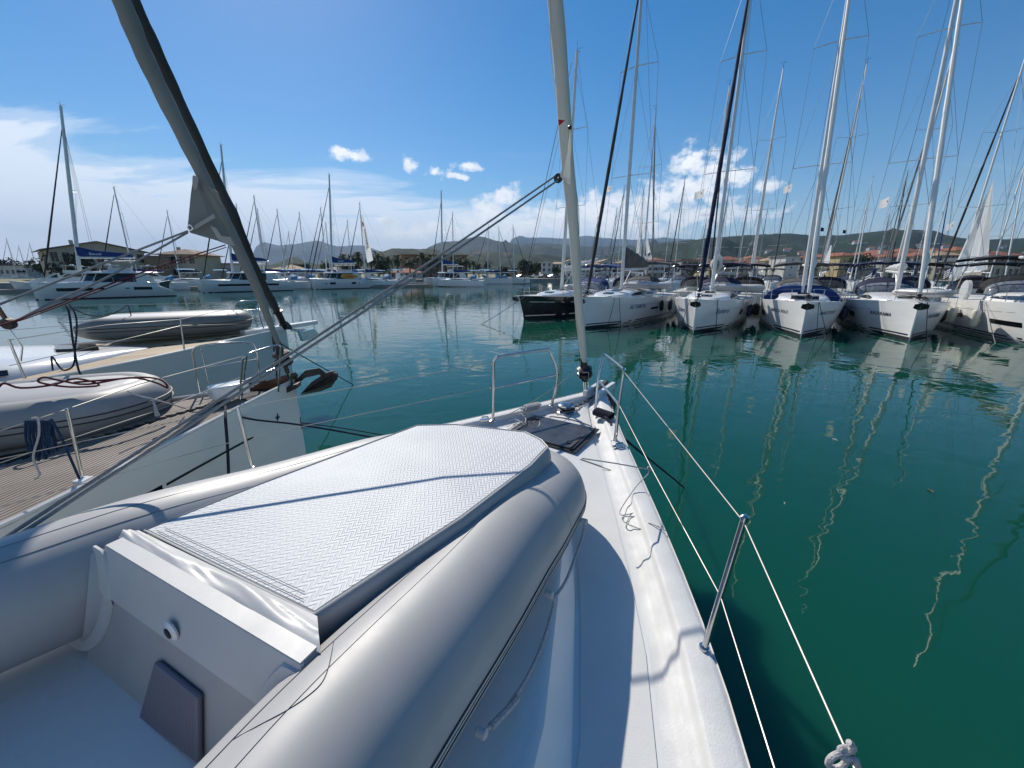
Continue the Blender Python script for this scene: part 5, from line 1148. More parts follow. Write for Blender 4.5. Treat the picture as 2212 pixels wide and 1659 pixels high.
# sheets of the near left yacht
def rope(pts, r, m, label, cat='rope', sm=4, seg=7, group=None):
    P = [Vector(p) for p in pts]; c0 = P[0]
    o = MB().tube(smooth_path([p-c0 for p in P], sm), r, seg).build('rope', m); o.location = c0; return tag(o, label, cat, group)
blk = W(16, 700, Y=3.3)
rope([W(406, 499, Y=4.75), W(200, 578, Y=4.1), W(0, 657, Y=3.45), W(-120, 705, Y=3.1)], .011, 'ropegrey', 'upper of two grey sheets running left from the grey sail clew')
rope([W(406, 502, Y=4.75), W(230, 600, Y=4.1), W(120, 650, Y=3.7), W(22, 700, Y=3.3)], .011, 'ropegrey', 'lower of two grey sheets running left from the grey sail clew')
rope([W(487, 529, Y=4.95), W(330, 580, Y=4.3), W(190, 632, Y=3.8), W(60, 683, Y=3.4), W(0, 703, Y=3.2), W(-80, 730, Y=3.0)], .007, 'ropered', 'red line running left from the foot of the grey sail')
rope([W(489, 534, Y=4.95), W(330, 588, Y=4.3), W(190, 638, Y=3.8), W(60, 687, Y=3.4), W(10, 700, Y=3.3)], .005, 'ropered', 'thin red line just under the other red one')
t = thing('pulley_block', blk, .4, 'brown pulley block hung where the grey and red sheets meet at the left edge', 'pulley')
MB().lathe((0, -.03, 0), [(.02, 0), (.045, .005), (.05, .03), (.045, .055), (.02, .06)], 16, (.3, 1, .1)).build('sheave', 'galv', t)
MB().tube([(0, 0, .04), (-.05, .02, .22)], .018, 6).build('shackle', 'wood', t); MB().tube([(0, 0, -.04), (.04, 0, -.2), (0, 0, -.32)], .008, 6).build('link', 'chrome', t)
# rails of the near left yacht (taken from its own gunwale positions)
def bar(t, P, r=.0125, name='pulpit', m='chrome', sm=5, seg=10): return ch(t, MB().tube(smooth_path(P, sm) if len(P) > 2 else P, r, seg), name, m)
bar(L1, [W(432, 848, Y=5.35), W(419, 780, Y=5.3), W(417, 758, Y=5.28), W(430, 748, Y=5.28), W(480, 741, Y=5.45), W(538, 740, Y=5.75), W(550, 748, Y=5.8), W(556, 770, Y=5.8), W(562, 830, Y=5.82)])
bar(L1, [W(421, 797, Y=5.3), W(555, 776, Y=5.8)], .010); bar(L1, [W(455, 848, Y=5.7), W(434, 755, Y=5.45)], .010)
bar(L1, [W(518, 862, Y=4.75), W(523, 790, Y=4.7), W(530, 768, Y=4.7), W(560, 756, Y=4.9), W(596, 746, Y=5.15), W(606, 749, Y=5.2), W(606, 765, Y=5.22), W(601, 846, Y=5.3)])
bar(L1, [W(524, 824, Y=4.72), W(603, 792, Y=5.22)], .010); bar(L1, [W(533, 768, Y=4.75), W(522, 860, Y=4.9)], .010)
bar(L1, [W(145, 882, Y=2.98), W(179, 1036, Y=2.98)], .0125, 'stanchion'); ch(L1, MB().box(W(180, 1038, Y=2.96), (.09, .09, .035)), 'stanchion_base', 'gel')
for P in ([W(523, 770, Y=4.7), W(300, 830, Y=3.75), W(145, 884, Y=2.98), W(60, 912, Y=2.75), W(-60, 950, Y=2.5)], [W(520, 815, Y=4.7), W(330, 890, Y=3.75), W(152, 948, Y=3.0), W(0, 1000, Y=2.7)]): ch(L1, MB().tube(P, .0045, 6), 'lifeline', 'wirelight')
# anchor on the roller of the near left yacht
e = Vector((-3.05, 6.0, 1.62)); A = MB()
A.loft([[W(x, y-w, Y=5.72), W(x, y+w, Y=5.72), W(x, y+w, Y=5.80), W(x, y-w, Y=5.80)] for x, y, w in ((610, 850, 4), (635, 830, 6), (660, 808, 8), (690, 802, 7), (702, 812, 8), (706, 826, 7))], True, True, True)
A.loft([[W(x, y, Y=Y) for x, y, Y in q] for q in (((650, 850, 5.5), (652, 849, 5.7), (650, 850, 5.95)), ((688, 826, 5.4), (690, 830, 5.75), (690, 824, 6.1)), ((712, 812, 5.45), (714, 820, 5.8), (712, 808, 6.15)), ((724, 806, 5.65), (727, 812, 5.85), (724, 806, 6.05)))])
A.loft([[W(x, y, Y=Y) for x, y, Y in q] for q in (((650, 852, 5.5), (652, 853, 5.7), (650, 852, 5.95)), ((690, 838, 5.4), (694, 845, 5.75), (690, 836, 6.1)), ((714, 826, 5.45), (716, 836, 5.8), (714, 824, 6.15)), ((724, 814, 5.65), (727, 820, 5.85), (724, 812, 6.05)))])
A.slab([W(x, y, Y=5.55) for x, y in ((648, 852), (672, 826), (702, 806), (716, 802), (727, 808), (725, 822), (712, 832), (690, 838))], (0, .06, 0))
ch(L1, A, 'anchor', 'galv', ang=25)
ch(L1, MB().slab([W(x, y, Y=5.5) for x, y in ((604, 852), (610, 842), (632, 832), (642, 830), (643, 838), (622, 848))], (-.03, .16, 0)), 'bow_roller', 'galv', smooth=False)
ch(L1, MB().slab([W(x, y, Y=5.45) for x, y in ((520, 845), (532, 838), (600, 815), (606, 822), (602, 832), (560, 858), (524, 868))], (.1, .3, 0)), 'anchor_locker', 'wood', smooth=False)
bx_ = MB(); c0 = W(494, 842, Y=4.95); bx_.box(c0, (.42, .26, .17), Matrix.Rotation(.9, 3, 'Z'))
o = ch(L1, bx_, 'windlass_cover', 'gel'); bv = o.modifiers.new('b', 'BEVEL'); bv.width = .03; bv.segments = 3
ch(L1, MB().tube(smooth_path([W(520, 831, Y=5.2), W(545, 828, Y=5.3), W(575, 823, Y=5.4)], 4), .012, 5), 'chain', 'rust')
# hull-side ropes
rope([W(487, 878, Y=4.4), W(487, 905, Y=4.1), W(491, 960, Y=4.05), W(494, 1030, Y=4.0), W(496, 1100, Y=4)], .016, 'ropenavy', 'thick dark rope hanging down the near left hull')
rope([W(470, 872, Y=4.7), W(525, 902, Y=4.6), W(650, 918, Y=4.9), W(790, 942, Y=5.3), W(960, 975, Y=5.9)], .013, 'ropenavy', 'dark mooring line from the near left bow towards the grey dinghy')
rope([W(640, 912, Y=6.0), W(720, 922, Y=6.4), W(800, 935, Y=6.9), W(960, 965, Y=8)], .010, 'ropenavy', 'thinner dark line behind the first one by the near left bow')
rope([W(600, 738, Y=8.0), W(640, 762, Y=8.6), W(768, 834, Y=10.9), W(775, 838, z=-.1)], .012, 'ropenavy', 'dark line running from the second bow down into the water')
rope([W(588, 716, Y=9.0), W(590, 740, Y=8.9), W(596, 790, Y=8.8), W(600, 840, Y=8.8)], .016, 'ropenavy', 'dark rope hanging over the bow of the second yacht')
# second yacht's rails
for P in ([W(497, 690, Y=9.2), W(507, 662, Y=9.2), W(514, 652, Y=9.2), W(545, 650, Y=9.5), W(556, 653, Y=9.7), W(565, 680, Y=9.8), W(571, 710, Y=9.8)], [W(572, 716, Y=9.0), W(563, 690, Y=9.1), W(556, 657, Y=9.3)], [W(540, 712, Y=8.9), W(556, 660, Y=9.1)], [W(588, 660, Y=9.6), W(596, 700, Y=9.6)]): bar(L2, P, .012)
bar(L2, [W(504, 672, Y=9.2), W(560, 668, Y=9.6)], .009)
bar(L2, [W(390, 688, Y=6.75), W(398, 755, Y=6.75)], .0125, 'stanchion'); bar(L2, [W(18, 732, Y=4.9), W(54, 818, Y=4.9)], .014, 'stanchion')
ch(L2, MB().tube([W(520, 700, Y=8.9), W(392, 703, Y=6.75), W(200, 750, Y=5.7), W(20, 790, Y=4.9)], .0045, 6).tube([W(505, 665, Y=9.2), W(390, 690, Y=6.75), W(230, 702, Y=5.7), W(18, 735, Y=4.9)], .0045, 6), 'lifeline', 'wirelight')
ch(L2, MB().tube([W(512, 653, Y=9.3), W(330, 657, Y=8.9), W(60, 662, Y=8.3)], .0045, 6).tube([W(500, 670, Y=9.3), W(330, 688, Y=8.9), W(0, 715, Y=8.3)], .0045, 6), 'lifeline', 'wirelight')
# dark cords
rope([W(143, 660, Y=5.3), W(150, 680, Y=5.25), W(158, 740, Y=5.2), W(170, 800, Y=5.2), W(180, 812, Y=5.2)], .012, 'ropenavy', 'left of two black cords tying the stern of the grey dinghy on the second yacht')
rope([W(150, 658, Y=5.3), W(160, 672, Y=5.25), W(166, 700, Y=5.2), W(162, 760, Y=5.2), W(158, 790, Y=5.1), W(140, 800, Y=5.0), W(128, 792, Y=5.0), W(112, 770, Y=5.0), W(114, 800, Y=5)], .010, 'ropenavy', 'right of two black cords, hanging in a loop below the grey dinghy')
rope([W(160, 668, Y=6.6), W(190, 680, Y=6.9), W(225, 684, Y=7.4), W(262, 668, Y=7.9), W(276, 660, Y=8.1), W(284, 684, Y=8.2)], .010, 'ropenavy', 'black cord sagging over the far side of the second yacht')
# dinghies of the neighbours
def dinghy_at(pb, ps, rz_extra, label, **k):
    d_ = (pb-ps); rz = math.atan2(d_.y, d_.x); return dinghy(ps, rz, label, **k)
pb = Vector((-3.95, 4.40, 1.40)); ps = pb-Vector((.86, .50, 0)).normalized()*2.75+Vector((-.28, .48, 0))
t = dinghy_at(Vector((-4.77, 4.70, 1.34)), Vector((-7.12, 3.35, 1.34)), 0, 'large grey inflatable with a red rope on its upturned bottom, on the nearest left yacht', L=3.1, Bd=1.75, R=.24, m='pvcd', top='pvc')
D1 = t
t = dinghy_at(Vector((-6.2, 9.4, 1.80)), Vector((-8.4, 8.18, 1.80)), 0, 'grey inflatable with pointed tube ends lying upturned on the second left yacht', L=2.55, Bd=1.6, R=.22, m='pvco', top='pvcl')
rp = [(0, 660+12), (12, 656), (40, 660), (100, 660), (140, 652), (200, 648), (230, 640), (265, 645), (300, 652), (340, 645), (352, 655), (362, 668)]
rope([W(x, y, Y=Yy) for x, y, Yy in ((-5, 838, 3.7), (10, 828, 3.75), (45, 838, 3.85), (110, 832, 4.0), (165, 818, 4.1), (215, 832, 4.15), (150, 836, 4.05), (85, 826, 3.95), (95, 815, 3.95), (130, 822, 4.0), (190, 830, 4.1), (280, 816, 4.3), (335, 826, 4.45), (362, 838, 4.5), (350, 822, 4.5), (310, 815, 4.4), (240, 820, 4.2), (160, 826, 4.08))], .011, 'ropered', 'tangled dark red rope on top of the nearest left dinghy')
rope([W(275, 845, Y=4.0), W(300, 855, Y=4.05), W(330, 862, Y=4.1), W(370, 873, Y=4.2), W(400, 882, Y=4.5)], .008, 'rope', 'thin white cord from the nose of the nearest left dinghy')
rope([W(329, 862, Y=4.05), W(334, 875, Y=4.03), W(338, 890, Y=4.02), W(340, 898, Y=4.02)], [.006, .012, .018, .024], 'rope', 'frayed white rope end hanging at the dinghy nose')
# blue hank hung on the rail
for k, (x, lab) in enumerate([(55, 'left bundle of the blue rope hank on the near left rail')]):
    t = thing('rope_hank', W(75, 912, Y=2.72), 0, 'blue rope coiled in loops over the lifeline of the nearest left yacht', 'rope'); c0 = W(75, 912, Y=2.72); m_ = MB()
    for i in range(11):
        x0 = 56+i*5.2; x1 = x0+random.uniform(2, 14); dx = random.uniform(-6, 10)
        P = [W(x0, 908, Y=2.70), W(x0+dx*.4, 940, Y=2.68), W(x0+dx+6, 975-abs(i-3)*3, Y=2.67), W(x0+dx+12, 995-abs(i-3)*4, Y=2.68), W(x1+dx+8, 970, Y=2.73), W(x1, 930, Y=2.74), W(x1-4, 906, Y=2.74)]
        m_.tube(smooth_path([p-c0 for p in P], 4), .0075, 6)
    m_.build('coil', 'ropeblue', t)
    MB().tube(smooth_path([W(x, y, Y=2.66)-c0 for x, y in ((110, 905), (130, 940), (150, 985), (172, 1035))], 4), .008, 6).build('tail', 'ropeblue', t)
    MB().tube(smooth_path([W(x, y, Y=2.65)-c0 for x, y in ((70, 903), (82, 905), (84, 940), (72, 985), (80, 1010), (86, 1025), (76, 1035))], 4), .007, 6).build('tie', 'rope', t)
# ------------------------------------------------------------------ the yacht we stand on
BOW = Vector((1.125, 4.60, 0)); D = Vector((.5446, .8387, 0))
OY = thing('sailing_yacht', BOW, math.atan2(D.y, D.x), 'white yacht in the foreground carrying the upturned grey dinghy on its foredeck', 'yacht')
HO = Hull(14.0, 4.35, 1.74, 1.40, .06, .70)
bpy.context.view_layer.update()
HO.mesh(MB(), 46, 9).build('hull', 'gel2', OY, ang=60)
def gun(t, o, dz, s_): return Vector((-t+(0), s_*max(.006, HO.db(t)-o), HO.F(t)+dz))
ts = [14.0*(i/70)**1.6 for i in range(71)]
prof = [(-.004, -.07), (-.004, -.03), (.003, -.012), (.016, -.003), (.03, 0), (.118, .0), (.130, -.005), (.138, -.016), (.146, -.034), (.158, -.042), (.178, -.046), (.192, -.052), (.206, -.066), (.225, -.075), (.27, -.0785)]
for s_ in (-1, 1):
    MB().loft([[gun(t, o, z, s_) for o, z in prof] for t in ts]).build('gunwale', 'railtop', OY, ang=50)
MB().loft([[Vector((-t, max(.004, HO.db(t)-.25)*q, HO.F(t)-.079+.03*(1-q*q))) for q in [1-2*j/10 for j in range(11)]] for t in ts]).build('deck', 'gel', OY)
def zdeck(t, y): b = max(.01, HO.db(t)-.25); return HO.F(t)-.079+.03*(1-(y/b)**2)
def panel(t0, t1, yi, yo, name='nonskid_panel', m='nonskid', n=16, th=.004, rows=5):
    S = []
    for i in range(n+1):
        t = lerp(t0, t1, i/n); a, b = yi(t), yo(t)
        S.append([Vector((-t, lerp(a, b, j/rows), zdeck(t, lerp(a, b, j/rows))+th)) for j in range(rows+1)])
    return MB().loft(S).build(name, m, OY)
cw = lambda t: interp([(1.85, .30), (2.3, .62), (2.89, .93), (3.68, 1.27), (5, 1.5), (9, 1.6)], t)
panel(1.72, 9, lambda t: -(cw(t)+.03 if t > 2.2 else interp([(1.72, .46), (2.2, .58)], t)), lambda t: -(HO.db(t)-.285))
panel(1.72, 9, lambda t: (cw(t)+.03 if t > 2.2 else interp([(1.72, .46), (2.2, .58)], t)), lambda t: (HO.db(t)-.285))
panel(1.05, 1.68, lambda t: -.43, lambda t: -(HO.db(t)-.28), n=6); panel(1.05, 1.68, lambda t: .43, lambda t: (HO.db(t)-.28), n=6)
panel(.62, 1.0, lambda t: -(HO.db(t)-.275)*.98, lambda t: (HO.db(t)-.275)*.98, n=6, th=.012)
# coachroof
S = []
for i in range(40):
    t = lerp(1.85, 9.5, i/39); w = cw(t); hh = interp([(1.85, .015), (2.6, .10), (4.2, .125), (5.2, .15), (6.5, .45), (9.5, .5)], t)
    S.append([Vector((-t, w*y, zdeck(t, w)+hh*z)) for y, z in [(1.01, -.05), (.995, .03), (.915, .93), (.90, .99), (.88, 1.01), (.5, 1.08), (0, 1.12), (-.5, 1.08), (-.88, 1.01), (-.90, .99), (-.915, .93), (-.995, .03), (-1.01, -.05)]])
MB().loft(S, False, True, True).build('coachroof', 'gel', OY, ang=24)
# forward hatch with frame, seams and handle
def dk(t, y, dz=0): return Vector((-t, y, zdeck(t, y)+dz))
def dh(t, y, dz=0): return Vector((-t, y, zdeck(t, 0)+dz))
MB().slab([dh(1.09, -.37, .003), dh(1.09, .37, .003), dh(1.64, .37, .003), dh(1.64, -.37, .003)], (0, 0, .010)).build('hatch_frame', 'black', OY, smooth=False)
hp = MB().slab([dh(1.12, -.335, .014), dh(1.12, .335, .014), dh(1.61, .335, .014), dh(1.61, -.335, .014)], (0, 0, .012)).build('hatch', 'hatchglass', OY, smooth=False)
MB().lathe(dh(1.52, -.26, .026), [(.01, 0), (.028, .004), (.028, .010), (.01, .014)], 14).build('hatch_handle', 'black', hp)
MB().lathe(dh(1.2, .26, .026), [(.01, 0), (.028, .004), (.028, .010), (.01, .014)], 14).build('hatch_handle', 'black', hp)
for y in (-.30, .30): MB().box(dh(1.37, y, .0275), (.50, .03, .003)).build('hatch_seal', 'strake', hp, smooth=False)
for a, b in (((.60, -.14), (1.02, -.30)), ((.60, .14), (1.02, .30)), ((1.02, -.44), (1.02, .44)), ((1.71, -.75), (1.71, -.44)), ((1.71, .44), (1.71, .75)), ((.62, 0), (1.02, 0))): MB().tube([dk(a[0], a[1], .0135), dk(b[0], b[1], .0135)], .004, 4).build('lid_seam', 'seam', OY)
for x, y in ((1.0, -.47), (1.0, .47), (.72, -.23)): MB().box(dk(x, y, .018), (.05, .014, .012)).build('hinge', 'chrome', OY)
# anchor locker opening, bow platform, roller
MB().slab([dk(.26, -.05, .004), dk(.26, .05, .004), dk(.56, .11, .004), dk(.56, -.11, .004)], (0, 0, .004)).build('anchor_well', 'galv', OY, smooth=False)
S = [[Vector((x, y*w, HO.F(0)+z)) for y, z in ((-1, -.05), (-1, .028), (1, .028), (1, -.05))] for x, w in ((-.42, .17), (-.1, .09), (.14, .075), (.17, .06))]
MB().box((-.12, -.075, HO.F(0)+.01), (.56, .045, .07)).box((-.12, .075, HO.F(0)+.01), (.56, .045, .07)).box((-.02, 0, HO.F(0)-.04), (.4, .16, .02)).build('bow_platform', 'gel', OY, smooth=False)
MB().lathe((.10, -.052, HO.F(0)+.0), [(.02, 0), (.04, .01), (.025, .05), (.04, .09), (.02, .10)], 14, (0, 1, 0)).build('bow_roller', 'galv', OY)
A = MB().tube([(-.25, 0, HO.F(0)+.02), (.12, 0, HO.F(0)+.045), (.19, 0, HO.F(0)-.12), (.14, 0, HO.F(0)-.28)], .022, 8)
A.loft([[Vector((x, y, HO.F(0)+z)) for x, y, z in q] for q in (((.16, -.01, -.1), (.16, 0, -.1), (.16, .01, -.1)), ((.10, -.15, -.16), (.16, 0, -.26), (.10, .15, -.16)), ((.0, -.17, -.26), (.08, 0, -.36), (.0, .17, -.26)), ((-.10, -.08, -.36), (-.04, 0, -.40), (-.10, .08, -.36)))])
A.build('anchor', 'galv', OY)
# windlass and chain
wl = dk(.84, .10, .01)
MB().lathe(wl, [(.11, 0), (.11, .012), (.085, .03), (.06, .04), (.06, .06), (.085, .075), (.09, .09), (.06, .105), (.02, .11)], 24).build('windlass', 'chrome', OY)
MB().lathe(wl+Vector((0, 0, .03)), [(.092, 0), (.098, .01), (.07, .02)], 20).build('windlass_gypsy', 'black', OY)
for k in range(15):
    q = k/14; p = dk(.78, .04, .05).lerp(Vector((.08, 0, HO.F(0)+.045)), q); p.z -= .05*math.sin(PI*q)
    a = Vector((1, -.05, 0)).normalized(); b = Vector((0, 1, 0)) if k % 2 else Vector((0, .2, 1)).normalized()
    MB().tube([p+a*.027*math.cos(u)+b*.014*math.sin(u) for u in [2*PI*j/10 for j in range(11)]], .0055, 5, cap=False).build('chain_link', 'galv', OY)
# pulpits and stanchions
def rp_(x, y, Y): return W(x, y, Y=Y)
bar(OY, [rp_(1329, 953, 3.165), rp_(1337, 875, 3.18), rp_(1347, 803, 3.2), rp_(1345, 797, 3.22), rp_(1320, 776, 3.75), rp_(1307, 767, 4.02), rp_(1303, 771, 4.02), rp_(1292, 820, 3.95), rp_(1286, 889, 3.86)], .0145, sm=6)
bar(OY, [rp_(1292, 820, 3.95), rp_(1337, 874, 3.18)], .012)
bar(OY, [rp_(1065, 907, 3.69), rp_(1065.5, 850, 3.69), rp_(1066, 790, 3.69), rp_(1068, 777, 3.69), rp_(1078, 770.5, 3.70), rp_(1120, 763, 3.85), rp_(1176, 755, 4.03), rp_(1185, 757, 4.05), rp_(1191, 766, 4.06), rp_(1204, 810, 4.07), rp_(1192, 875, 4.05)], .0145, sm=6)
bar(OY, [rp_(1067, 838, 3.69), rp_(1203, 809, 4.07)], .012)
for (x, y, Y) in ((1329, 953, 3.165), (1286, 889, 3.86), (1065, 907, 3.69), (1192, 875, 4.05), (1520, 1405, 1.243), (545, 1013, 2.79)):
    p = W(x, y, Y=Y); ch(OY, MB().lathe(p-Vector((0, 0, .012)), [(.034, 0), (.036, .010), (.022, .016), (.020, .034), (.014, .036)], 16), 'stanchion_base', 'chrome')
sA, sB = W(1520, 1405, Y=1.243), W(1608, 1121, Y=1.243)
ch(OY, MB().tube([sA, sB], .0125, 14).lathe(sB-Vector((0, 0, .008)), [(.0125, 0), (.015, .004), (.015, .02), (.008, .026)], 14), 'stanchion', 'chrome')
pA, pB = W(545, 1013, Y=2.79), W(513, 879, Y=2.86); ch(OY, MB().tube([pA, pB], .0125, 12), 'stanchion', 'chrome')
lt = [rp_(1347, 802, 3.2), sB+Vector((.0, 0, -.014)), W(1845, 1659, z=2.21), Vector((.32, -.9, 2.2))]
ch(OY, MB().tube(lt, .0023, 6), 'lifeline', 'wirelight')
ll = [rp_(1337, 874, 3.18), sag(rp_(1337, 874, 3.18), sA.lerp(sB, .44), .012, 6)[3], sA.lerp(sB, .44), W(1673, 1659, z=1.9), Vector((.30, -.9, 1.87))]
ch(OY, MB().tube(ll, .0023, 6), 'lifeline', 'wirelight')
pE = OY.matrix_basis @ gun(5.3, .05, .58, 1); ch(OY, MB().tube([rp_(1066, 783, 3.69), pB-Vector((0, 0, .01)), pE], .0028, 6), 'lifeline', 'wirelight')
pE2 = OY.matrix_basis @ gun(5.3, .05, .29, 1); ch(OY, MB().tube([rp_(1065, 836, 3.69), pA.lerp(pB, .5), pE2], .0028, 6), 'lifeline', 'wirelight')
for x, y, Y in ((1348, 806, 3.19), (1338, 880, 3.17), (1062, 784, 3.69), (1060, 838, 3.69)): ch(OY, MB().lathe(W(x, y, Y=Y), [(.004, -.012), (.009, -.008), (.009, .008), (.004, .012)], 10, (-.1, 1, -.3)), 'turnbuckle', 'chrome')
# furled genoa with drum, block, sheets
FB = W(1263, 805, Y=4.52); UP = Vector((-.170, -.262, 1.0))
def stay(h): return FB+UP*h
hs = [.13, .16, .22, .35, .6, .9, 1.2, 1.5, 1.8, 2.1, 2.5, 3.0, 3.6, 4.5, 6, 9, 12, 15, 17.2]
Rr = [.030, .038, .042, .045, .050, .054, .057, .060, .066, .070, .068, .070, .073, .076, .08, .075, .06, .045, .03]
P = []; Q = []
for i in range(len(hs)-1):
    for k in range(4):
        q = k/4; hh = lerp(hs[i], hs[i+1], q); P.append(stay(hh)+Vector((.004*math.sin(hh*5), 0, 0))); Q.append(lerp(Rr[i], Rr[i+1], q)*(1+.035*math.sin(hh*11)))
ch(OY, MB().tube(P, Q, 20, flat=.85), 'furled_genoa', 'furl')
# leech edge spiralling round the roll
P = []
for k in range(160):
    hh = .2+k*.035; a = hh*2.9+1.2; r = interp(list(zip(hs, Rr)), hh)*1.0; P.append(stay(hh)+Vector((math.cos(a)*r, math.sin(a)*r*.95, 0)))
ch(OY, MB().tube(P, .0035, 5), 'leech_edge', 'furl')
ch(OY, MB().tube([stay(-.26), stay(.2)], .012, 8), 'forestay', 'chrome')
ch(OY, MB().tube([stay(17), stay(17.6)], .006, 6), 'forestay', 'wire')
ch(OY, MB().lathe(FB-UP.normalized()*.10, [(.028, -.02), (.045, 0), (.05, .045), (.085, .055), (.092, .075), (.088, .105), (.06, .115), (.06, .13), (.09, .14), (.088, .165), (.05, .185), (.038, .22), (.032, .30)], 24, UP), 'furling_drum', 'black')
c0 = FB+Vector((0, -.09, -.02))
ch(OY, MB().tube([c0+Vector((-.085, .05, .055)), c0+Vector((-.083, .0, .055)), c0+Vector((.025, -.02, .05)), c0+Vector((.028, -.02, -.035))], .0045, 6).tube([c0+Vector((-.083, 0, .055)), c0+Vector((-.083, .02, -.04))], .0045, 6), 'drum_guard', 'chrome')
for s_ in (-.028, .028): ch(OY, MB().slab([stay(-.12)+Vector((s_, 0, 0)), stay(-.12)+Vector((s_+.008, 0, 0)), stay(-.32)+Vector((s_+.008, 0, 0)), stay(-.32)+Vector((s_, 0, 0))], (0, .035, 0)), 'tack_fitting', 'chrome', smooth=False)
ch(OY, MB().slab([W(x, y, Y=3.60+.0) for x, y in ((1206, 258), (1221, 260), (1207, 272))], (0, .004, 0)), 'red_mark', 'red', smooth=False)
bc = W(1205, 385, Y=3.93)
ch(OY, MB().loft([[W(x, y, Y=Y) for x, y, Y in q] for q in (((1232, 272, 3.68), (1236, 290, 3.69)), ((1226, 320, 3.74), (1232, 350, 3.76)), ((1218, 360, 3.83), (1232, 400, 3.84)), ((1209, 380, 3.90), (1216, 388, 3.9)))]), 'clew', 'furl')
ch(OY, MB().tube([W(1228, 275, Y=3.66), W(1224, 330, Y=3.74), W(1212, 378, Y=3.9)], .006, 6), 'leech_line', 'furl')
ch(OY, MB().lathe(W(1231, 275, Y=3.64), [(.01, -.02), (.018, 0), (.01, .02)], 10, (0, 1, 0)), 'leech_cleat', 'black')
t = thing('pulley_block', bc, 0, 'black pulley block at the clew of the cream furled sail', 'pulley')
MB().lathe((0, -.022, 0), [(.02, 0), (.038, .004), (.042, .022), (.038, .040), (.02, .044)], 18, (.15, 1, 0)).build('cheek', 'black', t)
MB().tube([(.02, 0, .03), (.035, 0, .055), (.05, -.01, .05)], .006, 6).build('shackle', 'chrome', t)
MB().lathe((0, -.026, 0), [(.006, 0), (.006, .005)], 8, (.15, 1, 0)).build('rivet', 'chrome', t)
E1, E2 = W(0, 1166, Y=1.32), W(40, 1168, Y=1.34)
def sheet(a, b, label, ext=1.25):
    e = a+(b-a)*ext; return rope([a, a.lerp(b, .33)+Vector((0, 0, -.02)), a.lerp(b, .66)+Vector((0, 0, -.02)), b, e], .0078, 'ropegrey', label, seg=9)
sa, sb = bc+Vector((-.03, 0, .014)), W(0, 1168, Y=1.30)
sheet(sa, sb, 'upper grey sheet crossing the view from the black block to the lower left')
sheet(sa-SUN*.065, sb-SUN*.03, 'lower grey sheet crossing the view from the black block to the lower left')
# ropes on the bow
rope([W(1300, 893, z=1.73), W(1318, 912, z=1.70), W(1345, 945, z=1.5), Vector((2.58, 5.19, 0)), Vector((2.85, 5.45, -.4))], .013, 'ropenavy', 'dark mooring line running from the starboard bow into the water')
t = thing('rope_coil', W(1303, 900, z=1.70), -.9, 'navy braided rope wound round the starboard bow cleat', 'rope')
MB().tube([(-.13, 0, .03), (.13, 0, .03)], .013, 8).tube([(-.04, 0, 0), (-.04, 0, .03)], .012, 6).tube([(.04, 0, 0), (.04, 0, .03)], .012, 6).build('cleat', 'chrome', t)
for k in range(8):
    x = -.09+k*.026; MB().tube([(x+.012*math.sin(u), .042*math.cos(u), .030+.034*math.sin(u)) for u in [2*PI*j/12 for j in range(13)]], .013, 7, cap=False).build('turn', 'ropenavy', t)
t = thing('rope_coil', W(1147, 884, z=1.72), .55, 'beige rope wound round the port bow cleat', 'rope')
MB().tube([(-.13, 0, .03), (.13, 0, .03)], .013, 8).build('cleat', 'gel', t)
for k in range(7):
    x = -.08+k*.026; MB().tube([(x+.02*math.sin(u*1.0), .04*math.cos(u), .022+.03*math.sin(u)) for u in [2*PI*j/12 for j in range(13)]], .011, 7, cap=False).build('turn', 'rope', t)
rope([W(1130, 892, z=1.69), W(1128, 893, z=1.66), W(1140, 885, z=1.72)], .010, 'rope', 'short beige rope tail by the port bow cleat')
for x, y, z, lab in ((1336, 966, 1.67, 'small chrome fairlead outside the starboard pulpit foot'), (1047, 908, 1.66, 'small chrome fairlead beside the port pulpit foot')):
    t = thing('fairlead', W(x, y, z=z), .3, lab, 'fairlead'); MB().box((0, 0, .006), (.10, .05, .012)).tube([(-.035, -.018, .01), (-.03, -.01, .04), (.03, -.01, .04), (.035, -.018, .01)], .009, 7).build('body', 'chrome', t)
rope([W(1243, 803, Y=4.46), W(1180, 850, Y=4.1), W(1116, 886, Y=3.78), W(1090, 900, Y=3.66)], .004, 'ropegrey', 'thin furling line from the drum to the foredeck', sm=3)
rope([W(x, y, z=1.68) for x, y in ((1085, 902), (1100, 896), (1118, 893), (1132, 898), (1136, 908), (1130, 914), (1112, 905), (1096, 908))], .005, 'rope', 'loose white cord in loops beside the hatch')
rope([W(x, y, z=1.655) for x, y in ((1150, 912), (1160, 908), (1166, 914), (1162, 922), (1150, 924))], .005, 'rope', 'small white rope loop on the dark hatch')
rope([W(x, y, z=1.695) for x, y in ((1214, 886), (1205, 880), (1214, 876), (1232, 881), (1246, 884), (1238, 888), (1218, 892), (1206, 897), (1200, 893))], .0035, 'ropegrey', 'thin coiled cord behind the windlass')
